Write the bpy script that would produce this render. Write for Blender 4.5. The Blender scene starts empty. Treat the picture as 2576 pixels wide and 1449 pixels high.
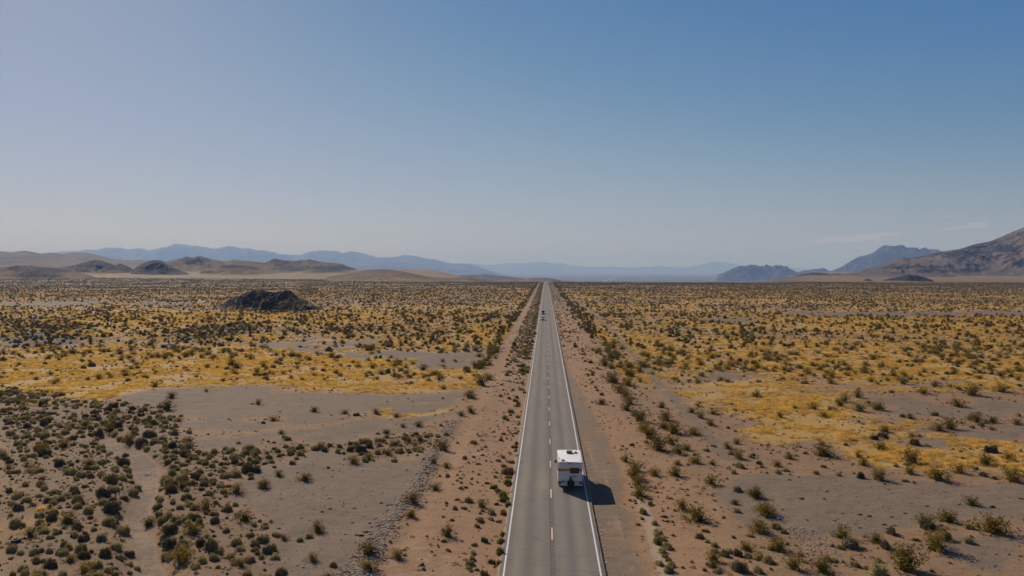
import bpy, math, random
import numpy as np
from mathutils import Vector, Matrix

sc = bpy.context.scene
col = sc.collection
R = math.radians
random.seed(7)
rng = np.random.default_rng(7)

# ------------------------------------------------------------------ camera
CAM_H, YAW, PITCH, FPX = 22.6, R(2.43), R(1.303), 2000.0     # focal length in units of a 2576 px wide frame
cam_d = bpy.data.cameras.new('camera')
cam = bpy.data.objects.new('camera', cam_d)
col.objects.link(cam)
cam.location = (0, 0, CAM_H)
cam.rotation_euler = (R(90) - PITCH, 0, YAW)
cam_d.sensor_width = 36.0
cam_d.lens = FPX / 2576 * 36.0
cam_d.clip_start = 0.5
cam_d.clip_end = 200000
sc.camera = cam

# ------------------------------------------------------------------ sky and sun
SUN_AZ = R(-36.5)            # from +Y towards +X ; negative = to the left of the road
SUN_EL = R(31.0)
SKY_STRENGTH = 0.07
HAZE_DENSITY = 1.0e-4
w = bpy.data.worlds.new('World')
sc.world = w
w.use_nodes = True
wn = w.node_tree.nodes
wl = w.node_tree.links
for n in list(wn):
    wn.remove(n)
wo = wn.new('ShaderNodeOutputWorld')
bg = wn.new('ShaderNodeBackground')
sky = wn.new('ShaderNodeTexSky')
sky.sky_type = 'NISHITA'
sky.sun_disc = False
sky.sun_elevation = SUN_EL
sky.sun_rotation = SUN_AZ
sky.altitude = 900
sky.air_density = 1.0
sky.dust_density = 0.4
sky.ozone_density = 2.2
bg.inputs['Strength'].default_value = SKY_STRENGTH
tint = wn.new('ShaderNodeMix')
tint.data_type = 'RGBA'
tint.blend_type = 'MULTIPLY'
tint.inputs[0].default_value = 1.0
tint.inputs[7].default_value = (0.80, 0.92, 1.0, 1)
wl.new(sky.outputs[0], tint.inputs[6])
# thin cloud wisps low over the horizon, placed by compass direction and height
geo = wn.new('ShaderNodeTexCoord')
sep = wn.new('ShaderNodeSeparateXYZ')
wl.new(geo.outputs['Generated'], sep.inputs[0])
def wm(op, a, b=None, c=None):
    n = wn.new('ShaderNodeMath')
    n.operation = op
    for i, v in enumerate((a, b, c)):
        if v is None:
            continue
        if isinstance(v, (int, float)):
            n.inputs[i].default_value = v
        else:
            wl.new(v, n.inputs[i])
    return n.outputs[0]
azi = wm('ARCTAN2', sep.outputs[0], sep.outputs[1])
elv = wm('ARCSINE', sep.outputs[2])
cmb = wn.new('ShaderNodeCombineXYZ')
wl.new(wm('MULTIPLY', azi, 22.0), cmb.inputs[0])
wl.new(wm('MULTIPLY', elv, 190.0), cmb.inputs[1])
cn = wn.new('ShaderNodeTexNoise')
cn.inputs['Scale'].default_value = 1.6
cn.inputs['Detail'].default_value = 7
cn.inputs['Roughness'].default_value = 0.62
wl.new(cmb.outputs[0], cn.inputs['Vector'])
cloud_sum = None
# azimuth (from the road direction, +right), elevation, half widths, strength  (radians)
for a0, e0, wa, we, st in [(0.363, 0.0365, 0.066, 0.0052, 1.0), (0.475, 0.047, 0.035, 0.0050, .8), (0.60, 0.056, 0.085, 0.0075, 1.15),
                           (0.455, 0.058, 0.012, 0.002, .55), (0.075, 0.0215, 0.065, 0.0045, .75), (0.022, 0.0305, 0.014, 0.0016, .6),
                           (0.085, 0.0300, 0.012, 0.0016, .6), (0.172, 0.0250, 0.02, 0.0022, .7), (-0.60, 0.032, 0.05, 0.0036, .6),
                           (-0.50, 0.028, 0.035, 0.0028, .55), (0.258, 0.040, 0.008, 0.001, .4)]:
    da = wm('DIVIDE', wm('SUBTRACT', azi, a0), wa)
    de = wm('DIVIDE', wm('SUBTRACT', elv, wm('ADD', e0, wm('MULTIPLY', wm('SUBTRACT', azi, a0), 0.07))), we)
    g = wm('MULTIPLY', wm('MAXIMUM', wm('SUBTRACT', 1.0, wm('ADD', wm('MULTIPLY', da, da), wm('MULTIPLY', de, de))), 0.0), st)
    cloud_sum = g if cloud_sum is None else wm('MAXIMUM', cloud_sum, g)
cf = wm('MULTIPLY', wm('MAXIMUM', wm('SUBTRACT', wm('ADD', cn.outputs['Fac'], wm('MULTIPLY', cloud_sum, 0.35)), 0.62), 0.0), 3.2)
cf = wm('MINIMUM', wm('MULTIPLY', cf, wm('MINIMUM', wm('MULTIPLY', cloud_sum, 4.0), 1.0)), 0.6)
cmix = wn.new('ShaderNodeMix')
cmix.data_type = 'RGBA'
wl.new(cf, cmix.inputs[0])
# gentle grade of the whole sky (per channel, by brightness) to the photograph's muted daylight
crv = wn.new('ShaderNodeRGBCurve')
up = wn.new('ShaderNodeVectorMath'); up.operation = 'SCALE'; up.inputs['Scale'].default_value = SKY_STRENGTH
dn = wn.new('ShaderNodeVectorMath'); dn.operation = 'SCALE'; dn.inputs['Scale'].default_value = 1.0 / SKY_STRENGTH
wl.new(tint.outputs[2], up.inputs[0])
wl.new(up.outputs[0], crv.inputs['Color'])
wl.new(crv.outputs[0], dn.inputs[0])
for ch, pts in enumerate(([(0, 0), (.05, .012), (.09, .046), (.138, .103), (.27, .284), (.37, .375), (.60, .54), (1, .78)],
                          [(0, 0), (.10, .05), (.175, .150), (.245, .212), (.395, .340), (.53, .415), (.76, .53), (1, .66)],
                          [(0, 0), (.19, .15), (.316, .36), (.43, .40), (.60, .475), (.78, .57), (1, .66)])):
    c_ = crv.mapping.curves[ch]
    c_.points[0].location = pts[0]
    c_.points[1].location = pts[-1]
    for p_ in pts[1:-1]: c_.points.new(*p_)
crv.mapping.update()
wl.new(dn.outputs[0], cmix.inputs[6])
cmix.inputs[7].default_value = (8.6, 7.6, 7.6, 1)
wl.new(cmix.outputs[2], bg.inputs['Color'])
wl.new(bg.outputs[0], wo.inputs['Surface'])

sun_d = bpy.data.lights.new('sun', 'SUN')
sun_d.energy = 5.0
sun_d.angle = R(0.53)
sun_d.color = (1.0, 0.90, 0.78)
sun = bpy.data.objects.new('sun', sun_d)
col.objects.link(sun)
sdir = Vector((math.sin(SUN_AZ) * math.cos(SUN_EL), math.cos(SUN_AZ) * math.cos(SUN_EL), math.sin(SUN_EL)))
sun.rotation_euler = (-sdir).to_track_quat('-Z', 'Y').to_euler()

sc.view_settings.view_transform = 'Standard'
sc.view_settings.look = 'None'
sc.view_settings.exposure = 0.0
sc.view_settings.gamma = 1.0
sc.view_settings.use_curve_mapping = False
sc.cycles.use_denoising = True
sc.cycles.denoiser = 'OPENIMAGEDENOISE'
sc.cycles.denoising_input_passes = 'RGB_ALBEDO_NORMAL'
sc.cycles.denoising_prefilter = 'ACCURATE'
sc.cycles.max_bounces = 6
sc.cycles.diffuse_bounces = 3
sc.cycles.volume_bounces = 1
sc.cycles.transparent_max_bounces = 8

# ------------------------------------------------------------------ helpers
def tag(o, label=None, cat=None, group=None, kind=None):
    if label: o['label'] = label
    if cat: o['category'] = cat
    if group: o['group'] = group
    if kind: o['kind'] = kind
    return o

def empty(name, loc=(0, 0, 0), rz=0.0):
    o = bpy.data.objects.new(name, None)
    col.objects.link(o)
    o.location = loc
    o.rotation_euler = (0, 0, rz)
    o.empty_display_size = 0.3
    return o

def mesh_obj(name, verts, faces, mats, parent=None, mi=None, smooth=False):
    me = bpy.data.meshes.new(name)
    me.from_pydata([tuple(v) for v in verts], [], [tuple(f) for f in faces])
    for m in (mats if isinstance(mats, (list, tuple)) else [mats]):
        me.materials.append(m)
    if mi is not None:
        me.polygons.foreach_set('material_index', list(mi))
    if smooth:
        me.polygons.foreach_set('use_smooth', [True] * len(me.polygons))
    me.update()
    o = bpy.data.objects.new(name, me)
    col.objects.link(o)
    if parent: o.parent = parent
    return o

class MB:
    """collects boxes, prisms, tubes and discs, then links them as one mesh object"""
    def __init__(self): self.v, self.f, self.m = [], [], []
    def add(self, vs, fs, mi=0):
        b = len(self.v)
        self.v += [tuple(p) for p in vs]
        self.f += [tuple(b + i for i in f) for f in fs]
        self.m += [mi] * len(fs)
        return self
    def box(self, c, s, mi=0, rx=0, ry=0, rz=0, bev=0.0):
        hx, hy, hz = s[0] / 2, s[1] / 2, s[2] / 2
        M = Matrix.Rotation(rz, 3, 'Z') @ Matrix.Rotation(ry, 3, 'Y') @ Matrix.Rotation(rx, 3, 'X')
        C_ = Vector(c)
        if bev <= 0:
            vs = [M @ Vector((x, y, z)) + C_ for x in (-hx, hx) for y in (-hy, hy) for z in (-hz, hz)]
            return self.add(vs, [(0, 1, 3, 2), (4, 6, 7, 5), (0, 4, 5, 1), (2, 3, 7, 6), (0, 2, 6, 4), (1, 5, 7, 3)], mi)
        b = bev
        ring = lambda ex, ey, z: [(-ex, -ey + b, z), (-ex + b, -ey, z), (ex - b, -ey, z), (ex, -ey + b, z), (ex, ey - b, z), (ex - b, ey, z), (-ex + b, ey, z), (-ex, ey - b, z)]
        levels = [ring(hx - b, hy - b, -hz), ring(hx, hy, -hz + b), ring(hx, hy, hz - b), ring(hx - b, hy - b, hz)]
        vs = [M @ Vector(p) + C_ for L in levels for p in L]
        fs = [tuple(range(7, -1, -1)), tuple(range(24, 32))]
        for k in range(3):
            for i in range(8):
                j = (i + 1) % 8
                fs.append((k * 8 + i, k * 8 + j, (k + 1) * 8 + j, (k + 1) * 8 + i))
        return self.add(vs, fs, mi)
    def prism_x(self, prof, x0, x1, mi=0):
        """profile of (y, z) points extruded along x"""
        n = len(prof)
        vs = [(x0, y, z) for y, z in prof] + [(x1, y, z) for y, z in prof]
        fs = [tuple(range(n)), tuple(range(2 * n - 1, n - 1, -1))]
        fs += [(i, i + n, (i + 1) % n + n, (i + 1) % n) for i in range(n)]
        return self.add(vs, fs, mi)
    def rings(self, rs, mi=0, caps=True):
        """list of equal-length closed rings joined one to the next"""
        n = len(rs[0])
        vs = [p for r in rs for p in r]
        fs = []
        for k in range(len(rs) - 1):
            for i in range(n):
                j = (i + 1) % n
                fs.append((k * n + i, k * n + j, (k + 1) * n + j, (k + 1) * n + i))
        if caps:
            fs += [tuple(range(n - 1, -1, -1)), tuple((len(rs) - 1) * n + i for i in range(n))]
        return self.add(vs, fs, mi)
    def lathe_x(self, prof, c, n=20, mi=0):
        """profile of (x, radius) turned about the x axis through c"""
        rs = [[(c[0] + x, c[1] + r * math.cos(2 * math.pi * i / n), c[2] + r * math.sin(2 * math.pi * i / n)) for i in range(n)] for x, r in prof]
        return self.rings(rs, mi)
    def tube(self, a, b, r0, r1=None, n=6, mi=0):
        r1 = r0 if r1 is None else r1
        a, b = Vector(a), Vector(b)
        d = (b - a).normalized()
        u = d.orthogonal().normalized()
        v_ = d.cross(u)
        ring = lambda c, r: [c + (u * math.cos(2 * math.pi * i / n) + v_ * math.sin(2 * math.pi * i / n)) * r for i in range(n)]
        return self.rings([ring(a, r0), ring(b, r1)], mi)
    def build(self, name, mats, parent=None, smooth=False):
        o = mesh_obj(name, self.v, self.f, mats, parent, self.m, smooth)
        return o

# -------- camera geometry, to set things down on the ground where the photograph has them
CR = cam.rotation_euler.to_matrix()
RGT, UPV, FWD = CR @ Vector((1, 0, 0)), CR @ Vector((0, 1, 0)), CR @ Vector((0, 0, -1))
def project(X, Y, Z):
    dz = Z - CAM_H
    f = X * FWD.x + Y * FWD.y + dz * FWD.z
    f = np.where(np.abs(f) < 1e-3, 1e-3, f)
    x = 1288 + FPX * (X * RGT.x + Y * RGT.y + dz * RGT.z) / f
    y = 724.5 - FPX * (X * UPV.x + Y * UPV.y + dz * UPV.z) / f
    return np.where(f > 0, x, -9999), np.where(f > 0, y, -9999)
def pix_ray(px, py):
    return (FWD + RGT * ((px - 1288) / FPX) + UPV * ((724.5 - py) / FPX))
def ground_at(px, py, z=0.0):
    d = pix_ray(px, py)
    t = (z - CAM_H) / d.z
    return d.x * t, d.y * t
def at_depth(px, py, Y):
    d = pix_ray(px, py)
    t = Y / d.y
    return d.x * t, Y, CAM_H + d.z * t

# -------- numpy noise
def _hash(ix, iy, s):
    h = (ix.astype(np.int64) * 374761393 + iy.astype(np.int64) * 668265263 + s * 1442695041) & 0xffffffff
    h = ((h ^ (h >> 13)) * 1274126177) & 0xffffffff
    return ((h ^ (h >> 16)) & 0xffffff) / float(0xffffff)
def vnoise(x, y, s=0):
    x = np.asarray(x, float); y = np.asarray(y, float)
    ix, iy = np.floor(x), np.floor(y)
    fx, fy = x - ix, y - iy
    fx, fy = fx * fx * (3 - 2 * fx), fy * fy * (3 - 2 * fy)
    a, b = _hash(ix, iy, s), _hash(ix + 1, iy, s)
    c, d = _hash(ix, iy + 1, s), _hash(ix + 1, iy + 1, s)
    return (a + (b - a) * fx) * (1 - fy) + (c + (d - c) * fx) * fy
def fbm(x, y, oct=4, s=0, gain=0.5):
    t, a, n = 0, 1.0, 0
    for k in range(oct):
        t = t + a * vnoise(x * 2 ** k + 17.3 * k, y * 2 ** k - 9.1 * k, s + k)
        n += a
        a *= gain
    return t / n
def ridged(x, y, oct=5, s=0):
    t, a, n = 0, 1.0, 0
    for k in range(oct):
        v = 1 - np.abs(2 * vnoise(x * 2 ** k + 31.7 * k, y * 2 ** k + 5.3 * k, s + k) - 1)
        t = t + a * v * v
        n += a
        a *= 0.5
    return t / n
def sstep(a, b, x):
    t = np.clip((np.asarray(x, float) - a) / (b - a), 0, 1)
    return t * t * (3 - 2 * t)
def inpoly(px, py, poly):
    inside = np.zeros(np.shape(px), bool)
    n = len(poly)
    for i in range(n):
        x1, y1 = poly[i]
        x2, y2 = poly[(i + 1) % n]
        if y1 == y2: continue
        c = ((y1 > py) != (y2 > py)) & (px < (x2 - x1) * (py - y1) / (y2 - y1) + x1)
        inside ^= c
    return inside

# ------------------------------------------------------------------ materials
def new_mat(name):
    m = bpy.data.materials.new(name)
    m.use_nodes = True
    nt = m.node_tree
    b = nt.nodes['Principled BSDF']
    return m, nt, b
def nd(nt, typ, **kw):
    n = nt.nodes.new(typ)
    for k, v in kw.items():
        setattr(n, k, v)
    return n
def mth(nt, op, a, b=None, c=None, clamp=False):
    n = nt.nodes.new('ShaderNodeMath')
    n.operation = op
    n.use_clamp = clamp
    for i, v in enumerate((a, b, c)):
        if v is None: continue
        if isinstance(v, (int, float)): n.inputs[i].default_value = v
        else: nt.links.new(v, n.inputs[i])
    return n.outputs[0]
def mixc(nt, fac, a, b, mode='MIX'):
    n = nt.nodes.new('ShaderNodeMix')
    n.data_type = 'RGBA'
    n.blend_type = mode
    for i, v in ((0, fac), (6, a), (7, b)):
        if isinstance(v, (int, float)): n.inputs[i].default_value = v
        elif isinstance(v, (tuple, list)): n.inputs[i].default_value = (*v[:3], 1)
        else: nt.links.new(v, n.inputs[i])
    return n.outputs[2]
def noise(nt, vec, scale, detail=4, rough=0.55, dims='3D'):
    n = nt.nodes.new('ShaderNodeTexNoise')
    n.inputs['Scale'].default_value = scale
    n.inputs['Detail'].default_value = detail
    n.inputs['Roughness'].default_value = rough
    if vec is not None: nt.links.new(vec, n.inputs['Vector'])
    return n.outputs['Fac']
def voro(nt, vec, scale, out='Distance', rand=1.0):
    n = nt.nodes.new('ShaderNodeTexVoronoi')
    n.inputs['Scale'].default_value = scale
    n.inputs['Randomness'].default_value = rand
    if vec is not None: nt.links.new(vec, n.inputs['Vector'])
    return n.outputs[out]
def mrange(nt, v, a, b, c=0.0, d=1.0):
    n = nt.nodes.new('ShaderNodeMapRange')
    for i, x in ((1, a), (2, b), (3, c), (4, d)): n.inputs[i].default_value = x
    nt.links.new(v, n.inputs[0])
    return n.outputs[0]
def bump(nt, h, dist, strength=1.0):
    n = nt.nodes.new('ShaderNodeBump')
    n.inputs['Distance'].default_value = dist
    n.inputs['Strength'].default_value = strength
    nt.links.new(h, n.inputs['Height'])
    return n.outputs[0]
def world_pos(nt):
    return nd(nt, 'ShaderNodeNewGeometry').outputs['Position']
def vscale(nt, v, s):
    n = nt.nodes.new('ShaderNodeMapping')
    n.inputs['Scale'].default_value = s
    nt.links.new(v, n.inputs['Vector'])
    return n.outputs[0]
def simple(name, c, rough=0.5, metal=0.0, var=0.12, scale=6.0, spec=0.5, emit=None):
    """painted, plastic or metal surface with slight mottling of dirt"""
    m, nt, b = new_mat(name)
    tc = nd(nt, 'ShaderNodeTexCoord').outputs['Object']
    n1 = noise(nt, tc, scale, 5)
    f = mrange(nt, n1, 0.3, 0.75, 1 - var, 1.0)
    colr = mixc(nt, 1.0, c, (1, 1, 1), 'MULTIPLY')
    g = nd(nt, 'ShaderNodeCombineColor')
    for i in range(3): nt.links.new(f, g.inputs[i])
    nt.links.new(mixc(nt, 1.0, c, g.outputs[0], 'MULTIPLY'), b.inputs['Base Color'])
    nt.links.new(mrange(nt, n1, 0.2, 0.8, max(0.02, rough - 0.08), min(1, rough + 0.1)), b.inputs['Roughness'])
    b.inputs['Metallic'].default_value = metal
    b.inputs['Specular IOR Level'].default_value = spec
    if emit:
        b.inputs['Emission Color'].default_value = (*emit[:3], 1)
        b.inputs['Emission Strength'].default_value = emit[3]
    return m

SOIL = (0.278, 0.170, 0.091)
REDSOIL = (0.315, 0.180, 0.094)
GRAVEL = (0.204, 0.146, 0.100)
GRASS = (0.60, 0.37, 0.085)
PALE = (0.40, 0.29, 0.195)
BASALT = (0.042, 0.031, 0.027)

def attr(nt, name):
    n = nd(nt, 'ShaderNodeAttribute')
    n.attribute_name = name
    s = nd(nt, 'ShaderNodeSeparateColor')
    nt.links.new(n.outputs['Color'], s.inputs[0])
    return s.outputs

def ground_material():
    m, nt, b = new_mat('desert_ground')
    P = world_pos(nt)
    A = attr(nt, 'zone_a')      # grass, gravel, red soil
    B = attr(nt, 'zone_b')      # pale sand, dark rock, far shrubland
    n_big = noise(nt, P, 0.11, 5, 0.6)
    n_mid = noise(nt, P, 0.9, 5, 0.65)
    n_fine = noise(nt, P, 7.0, 4, 0.7)
    jit = mth(nt, 'ADD', mth(nt, 'MULTIPLY', mth(nt, 'SUBTRACT', n_mid, 0.5), 0.9), mth(nt, 'MULTIPLY', mth(nt, 'SUBTRACT', n_big, 0.5), 0.8))
    def mask(x, k=1.0, lo=0.36, hi=0.64):
        return mrange(nt, mth(nt, 'ADD', x, mth(nt, 'MULTIPLY', jit, k)), lo, hi)
    c = mixc(nt, n_big, (SOIL[0] * .88, SOIL[1] * .88, SOIL[2] * .9), (SOIL[0] * 1.1, SOIL[1] * 1.08, SOIL[2] * 1.05))
    c = mixc(nt, mask(A[2], 1.1), c, mixc(nt, n_mid, REDSOIL, (REDSOIL[0] * 1.15, REDSOIL[1] * 1.15, REDSOIL[2] * 1.18)))
    c = mixc(nt, mask(B[0], 0.8), c, PALE)
    gcol = mixc(nt, n_mid, (GRAVEL[0] * .84, GRAVEL[1] * .86, GRAVEL[2] * .9), (GRAVEL[0] * 1.12, GRAVEL[1] * 1.1, GRAVEL[2] * 1.08))
    c = mixc(nt, mask(A[1], 1.15), c, gcol)
    ycol = mixc(nt, n_fine, (GRASS[0] * .62, GRASS[1] * .60, GRASS[2] * .9), GRASS)
    c = mixc(nt, mth(nt, 'MULTIPLY', mask(A[0], 1.2, 0.22, 0.72), 0.92), c, ycol)
    c = mixc(nt, mask(B[1], 1.3, 0.45, 0.60), c, (0.055, 0.042, 0.038))
    mot = noise(nt, vscale(nt, P, (0.35, 0.8, 1)), 1.0, 6, 0.7)
    c = mixc(nt, mrange(nt, mot, 0.42, 0.68, 0.0, 0.55), c, mixc(nt, 0.5, c, (0.33, 0.235, 0.155)))
    c = mixc(nt, mrange(nt, mot, 0.46, 0.30, 0.0, 0.40), c, (0.13, 0.092, 0.068))
    # pebbles: pale and dark specks
    vd = voro(nt, P, 5.5)
    vc = voro(nt, P, 5.5, 'Color')
    sx = nd(nt, 'ShaderNodeSeparateColor')
    nt.links.new(vc, sx.inputs[0])
    peb = mth(nt, 'MULTIPLY', mrange(nt, vd, 0.34, 0.2), mrange(nt, sx.outputs[0], 0.50, 0.54))
    c = mixc(nt, mth(nt, 'MULTIPLY', peb, 0.85), c, mixc(nt, sx.outputs[1], (0.05, 0.04, 0.035), (0.46, 0.38, 0.31)))
    c = mixc(nt, 1.0, c, mixc(nt, n_fine, (0.68, 0.68, 0.68), (1.20, 1.20, 1.20)), 'MULTIPLY')
    # far shrubs too small to pick apart: specks of olive
    fv = voro(nt, vscale(nt, P, (1, 1, 0.2)), 0.21)
    n_far = noise(nt, P, 0.012, 4, 0.6)
    fm = mth(nt, 'MULTIPLY', mrange(nt, mth(nt, 'SUBTRACT', fv, mth(nt, 'MULTIPLY', n_far, 0.5)), 0.30, 0.14), B[2])
    c = mixc(nt, mth(nt, 'MULTIPLY', B[2], 0.40), c, (0.120, 0.088, 0.042))
    c = mixc(nt, fm, c, (0.060, 0.052, 0.028))
    C_ = attr(nt, 'zone_c')       # distant valley scrub
    c = mixc(nt, mth(nt, 'MULTIPLY', C_[0], 0.8), c, mixc(nt, n_far, (0.060, 0.060, 0.040), (0.125, 0.110, 0.075)))
    c = mixc(nt, mth(nt, 'MULTIPLY', mrange(nt, mth(nt, 'ADD', C_[1], jit), .3, .8), .6), c, (0.165, 0.112, 0.072))
    nt.links.new(c, b.inputs['Base Color'])
    b.inputs['Roughness'].default_value = 0.95
    b.inputs['Specular IOR Level'].default_value = 0.15
    hgt = mth(nt, 'ADD', mth(nt, 'MULTIPLY', n_fine, 0.5), mth(nt, 'ADD', mth(nt, 'MULTIPLY', n_mid, 1.0), mth(nt, 'MULTIPLY', peb, 0.5)))
    nt.links.new(bump(nt, hgt, 0.10, 0.8), b.inputs['Normal'])
    return m

def rock_material(name, rock, soil, sx=1.0, thr=0.5, shrub=0.5, bscale=0.15, bdist=3.0):
    """hill and mountain slopes: rock on the steep and high ground, grass or soil elsewhere, olive specks of shrubs"""
    m, nt, b = new_mat(name)
    P = world_pos(nt)
    A = attr(nt, 'zone_a')       # r: rock weight  g: grass weight
    n1 = noise(nt, P, 0.010 * sx, 6, 0.62)
    n2 = noise(nt, P, 0.07 * sx, 5, 0.65)
    jit = mth(nt, 'ADD', mth(nt, 'MULTIPLY', mth(nt, 'SUBTRACT', n1, 0.5), 1.5), mth(nt, 'MULTIPLY', mth(nt, 'SUBTRACT', n2, 0.5), 1.1))
    rk = mixc(nt, mrange(nt, n2, .35, .65), tuple(x * .6 for x in rock), tuple(x * 1.35 for x in rock))
    so = mixc(nt, mrange(nt, mth(nt, 'ADD', A[1], jit), 0.35, 0.7), soil, (0.31, 0.190, 0.058))
    c = mixc(nt, mrange(nt, mth(nt, 'ADD', A[0], jit), thr - .04, thr + .04), so, rk)
    fv = voro(nt, P, 0.16)
    fm = mth(nt, 'MULTIPLY', mrange(nt, fv, 0.36, 0.2), shrub)
    c = mixc(nt, fm, c, (0.055, 0.048, 0.028))
    nt.links.new(c, b.inputs['Base Color'])
    b.inputs['Roughness'].default_value = 0.95
    b.inputs['Specular IOR Level'].default_value = 0.1
    h = noise(nt, P, bscale, 8, 0.7)
    nt.links.new(bump(nt, h, bdist, 1.0), b.inputs['Normal'])
    return m

def foliage_material(name, c1, c2, c3, transl=0.35):
    m, nt, b = new_mat(name)
    oi = nd(nt, 'ShaderNodeObjectInfo')
    tc = nd(nt, 'ShaderNodeTexCoord').outputs['Object']
    n1 = noise(nt, tc, 2.6, 4, 0.7)
    n2 = noise(nt, tc, 14.0, 2, 0.6)
    c = mixc(nt, mrange(nt, n1, 0.35, 0.65), c1, c2)
    c = mixc(nt, mth(nt, 'MULTIPLY', mrange(nt, oi.outputs['Random'], 0.45, 1.0), 0.75), c, c3)
    rv = mrange(nt, mth(nt, 'FRACT', mth(nt, 'MULTIPLY', oi.outputs['Random'], 7.31)), 0, 1, 0.72, 1.22)
    g = nd(nt, 'ShaderNodeCombineColor')
    rr = mth(nt, 'MULTIPLY', rv, mrange(nt, n2, 0.3, 0.7, 0.75, 1.25))
    for i in range(3): nt.links.new(rr, g.inputs[i])
    c = mixc(nt, 1.0, c, g.outputs[0], 'MULTIPLY')
    nt.links.new(c, b.inputs['Base Color'])
    b.inputs['Roughness'].default_value = 0.9
    b.inputs['Specular IOR Level'].default_value = 0.03
    t = nd(nt, 'ShaderNodeBsdfTranslucent')
    nt.links.new(c, t.inputs['Color'])
    ms = nd(nt, 'ShaderNodeMixShader')
    ms.inputs[0].default_value = transl
    nt.links.new(b.outputs[0], ms.inputs[1])
    nt.links.new(t.outputs[0], ms.inputs[2])
    nt.links.new(ms.outputs[0], nt.nodes['Material Output'].inputs['Surface'])
    return m

def asphalt_material():
    m, nt, b = new_mat('asphalt')
    P = world_pos(nt)
    s = nd(nt, 'ShaderNodeSeparateXYZ')
    nt.links.new(P, s.inputs[0])
    x = s.outputs[0]
    wob = mth(nt, 'MULTIPLY', mth(nt, 'SUBTRACT', noise(nt, vscale(nt, P, (0.2, 0.05, 1)), 1.0, 3), 0.5), 0.5)
    xx = mth(nt, 'ADD', x, wob)
    def band(c, wdt):
        d = mth(nt, 'DIVIDE', mth(nt, 'SUBTRACT', xx, c), wdt)
        return mth(nt, 'MAXIMUM', mth(nt, 'SUBTRACT', 1.0, mth(nt, 'MULTIPLY', d, d)), 0.0)
    fine = noise(nt, P, 16.0, 3, 0.75)
    mid = noise(nt, vscale(nt, P, (0.8, 0.1, 1)), 1.0, 5, 0.6)
    c = mixc(nt, mrange(nt, fine, 0.25, 0.75), (0.150, 0.128, 0.108), (0.225, 0.194, 0.166))
    tr = mth(nt, 'MAXIMUM', mth(nt, 'MAXIMUM', band(-2.25, 0.55), mth(nt, 'MULTIPLY', band(1.25, 0.5), .6)), mth(nt, 'MAXIMUM', mth(nt, 'MULTIPLY', band(-0.45, 0.5), .7), band(2.9, 0.55)))
    c = mixc(nt, mth(nt, 'MULTIPLY', tr, 0.62), c, (0.262, 0.228, 0.172))
    c = mixc(nt, mrange(nt, mid, 0.4, 0.75, 0, 0.4), c, (0.125, 0.110, 0.10))
    dx = mth(nt, 'ABSOLUTE', mth(nt, 'SUBTRACT', x, 0.5))
    sand = mrange(nt, mth(nt, 'ADD', dx, mth(nt, 'MULTIPLY', mth(nt, 'SUBTRACT', noise(nt, vscale(nt, P, (1.5, 0.5, 1)), 1.0, 5, 0.7), 0.5), 1.1)), 3.72, 4.05)
    c = mixc(nt, mth(nt, 'MULTIPLY', sand, 0.8), c, (0.28, 0.19, 0.125))
    # oil stripe between the wheel tracks, thin cracks
    c = mixc(nt, mth(nt, 'MULTIPLY', mth(nt, 'MAXIMUM', band(-1.35, 0.35), band(2.1, 0.35)), 0.28), c, (0.10, 0.09, 0.082))
    cv = nd(nt, 'ShaderNodeTexVoronoi')
    cv.feature = 'DISTANCE_TO_EDGE'
    cv.inputs['Scale'].default_value = 0.22
    wv = nd(nt, 'ShaderNodeVectorMath')
    wv.operation = 'ADD'
    nz = nd(nt, 'ShaderNodeTexNoise')
    nz.inputs['Scale'].default_value = 1.2
    nt.links.new(P, nz.inputs['Vector'])
    nt.links.new(P, wv.inputs[0])
    nt.links.new(nz.outputs['Color'], wv.inputs[1])
    nt.links.new(wv.outputs[0], cv.inputs['Vector'])
    crack = mth(nt, 'MULTIPLY', mrange(nt, cv.outputs['Distance'], 0.006, 0.001), 0.55)
    c = mixc(nt, crack, c, (0.03, 0.028, 0.027))
    nt.links.new(c, b.inputs['Base Color'])
    b.inputs['Roughness'].default_value = 0.85
    b.inputs['Specular IOR Level'].default_value = 0.15
    nt.links.new(bump(nt, fine, 0.012, 0.6), b.inputs['Normal'])
    return m

def paint_material(name, c):
    m, nt, b = new_mat(name)
    P = world_pos(nt)
    n1 = noise(nt, P, 9.0, 5, 0.75)
    n2 = noise(nt, P, 0.8, 3, 0.6)
    wear = mth(nt, 'MULTIPLY', mrange(nt, mth(nt, 'ADD', n1, mth(nt, 'MULTIPLY', n2, 0.4)), 0.78, 0.9), 0.65)
    nt.links.new(mixc(nt, wear, c, (0.13, 0.12, 0.11)), b.inputs['Base Color'])
    b.inputs['Roughness'].default_value = 0.7
    return m

M_ground = ground_material()
M_asphalt = asphalt_material()
M_white_line = paint_material('white_road_paint', (0.66, 0.64, 0.61))
M_yellow_line = paint_material('yellow_road_paint', (0.64, 0.42, 0.25))
M_groove_shade = simple('rumble_groove_shade', (0.045, 0.042, 0.040), 0.9, var=0.3)  # dark colour paints the shade inside the grooves onto raised bars
M_crack_seal = simple('crack_seal', (0.02, 0.019, 0.018), 0.6, var=0.3)

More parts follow.
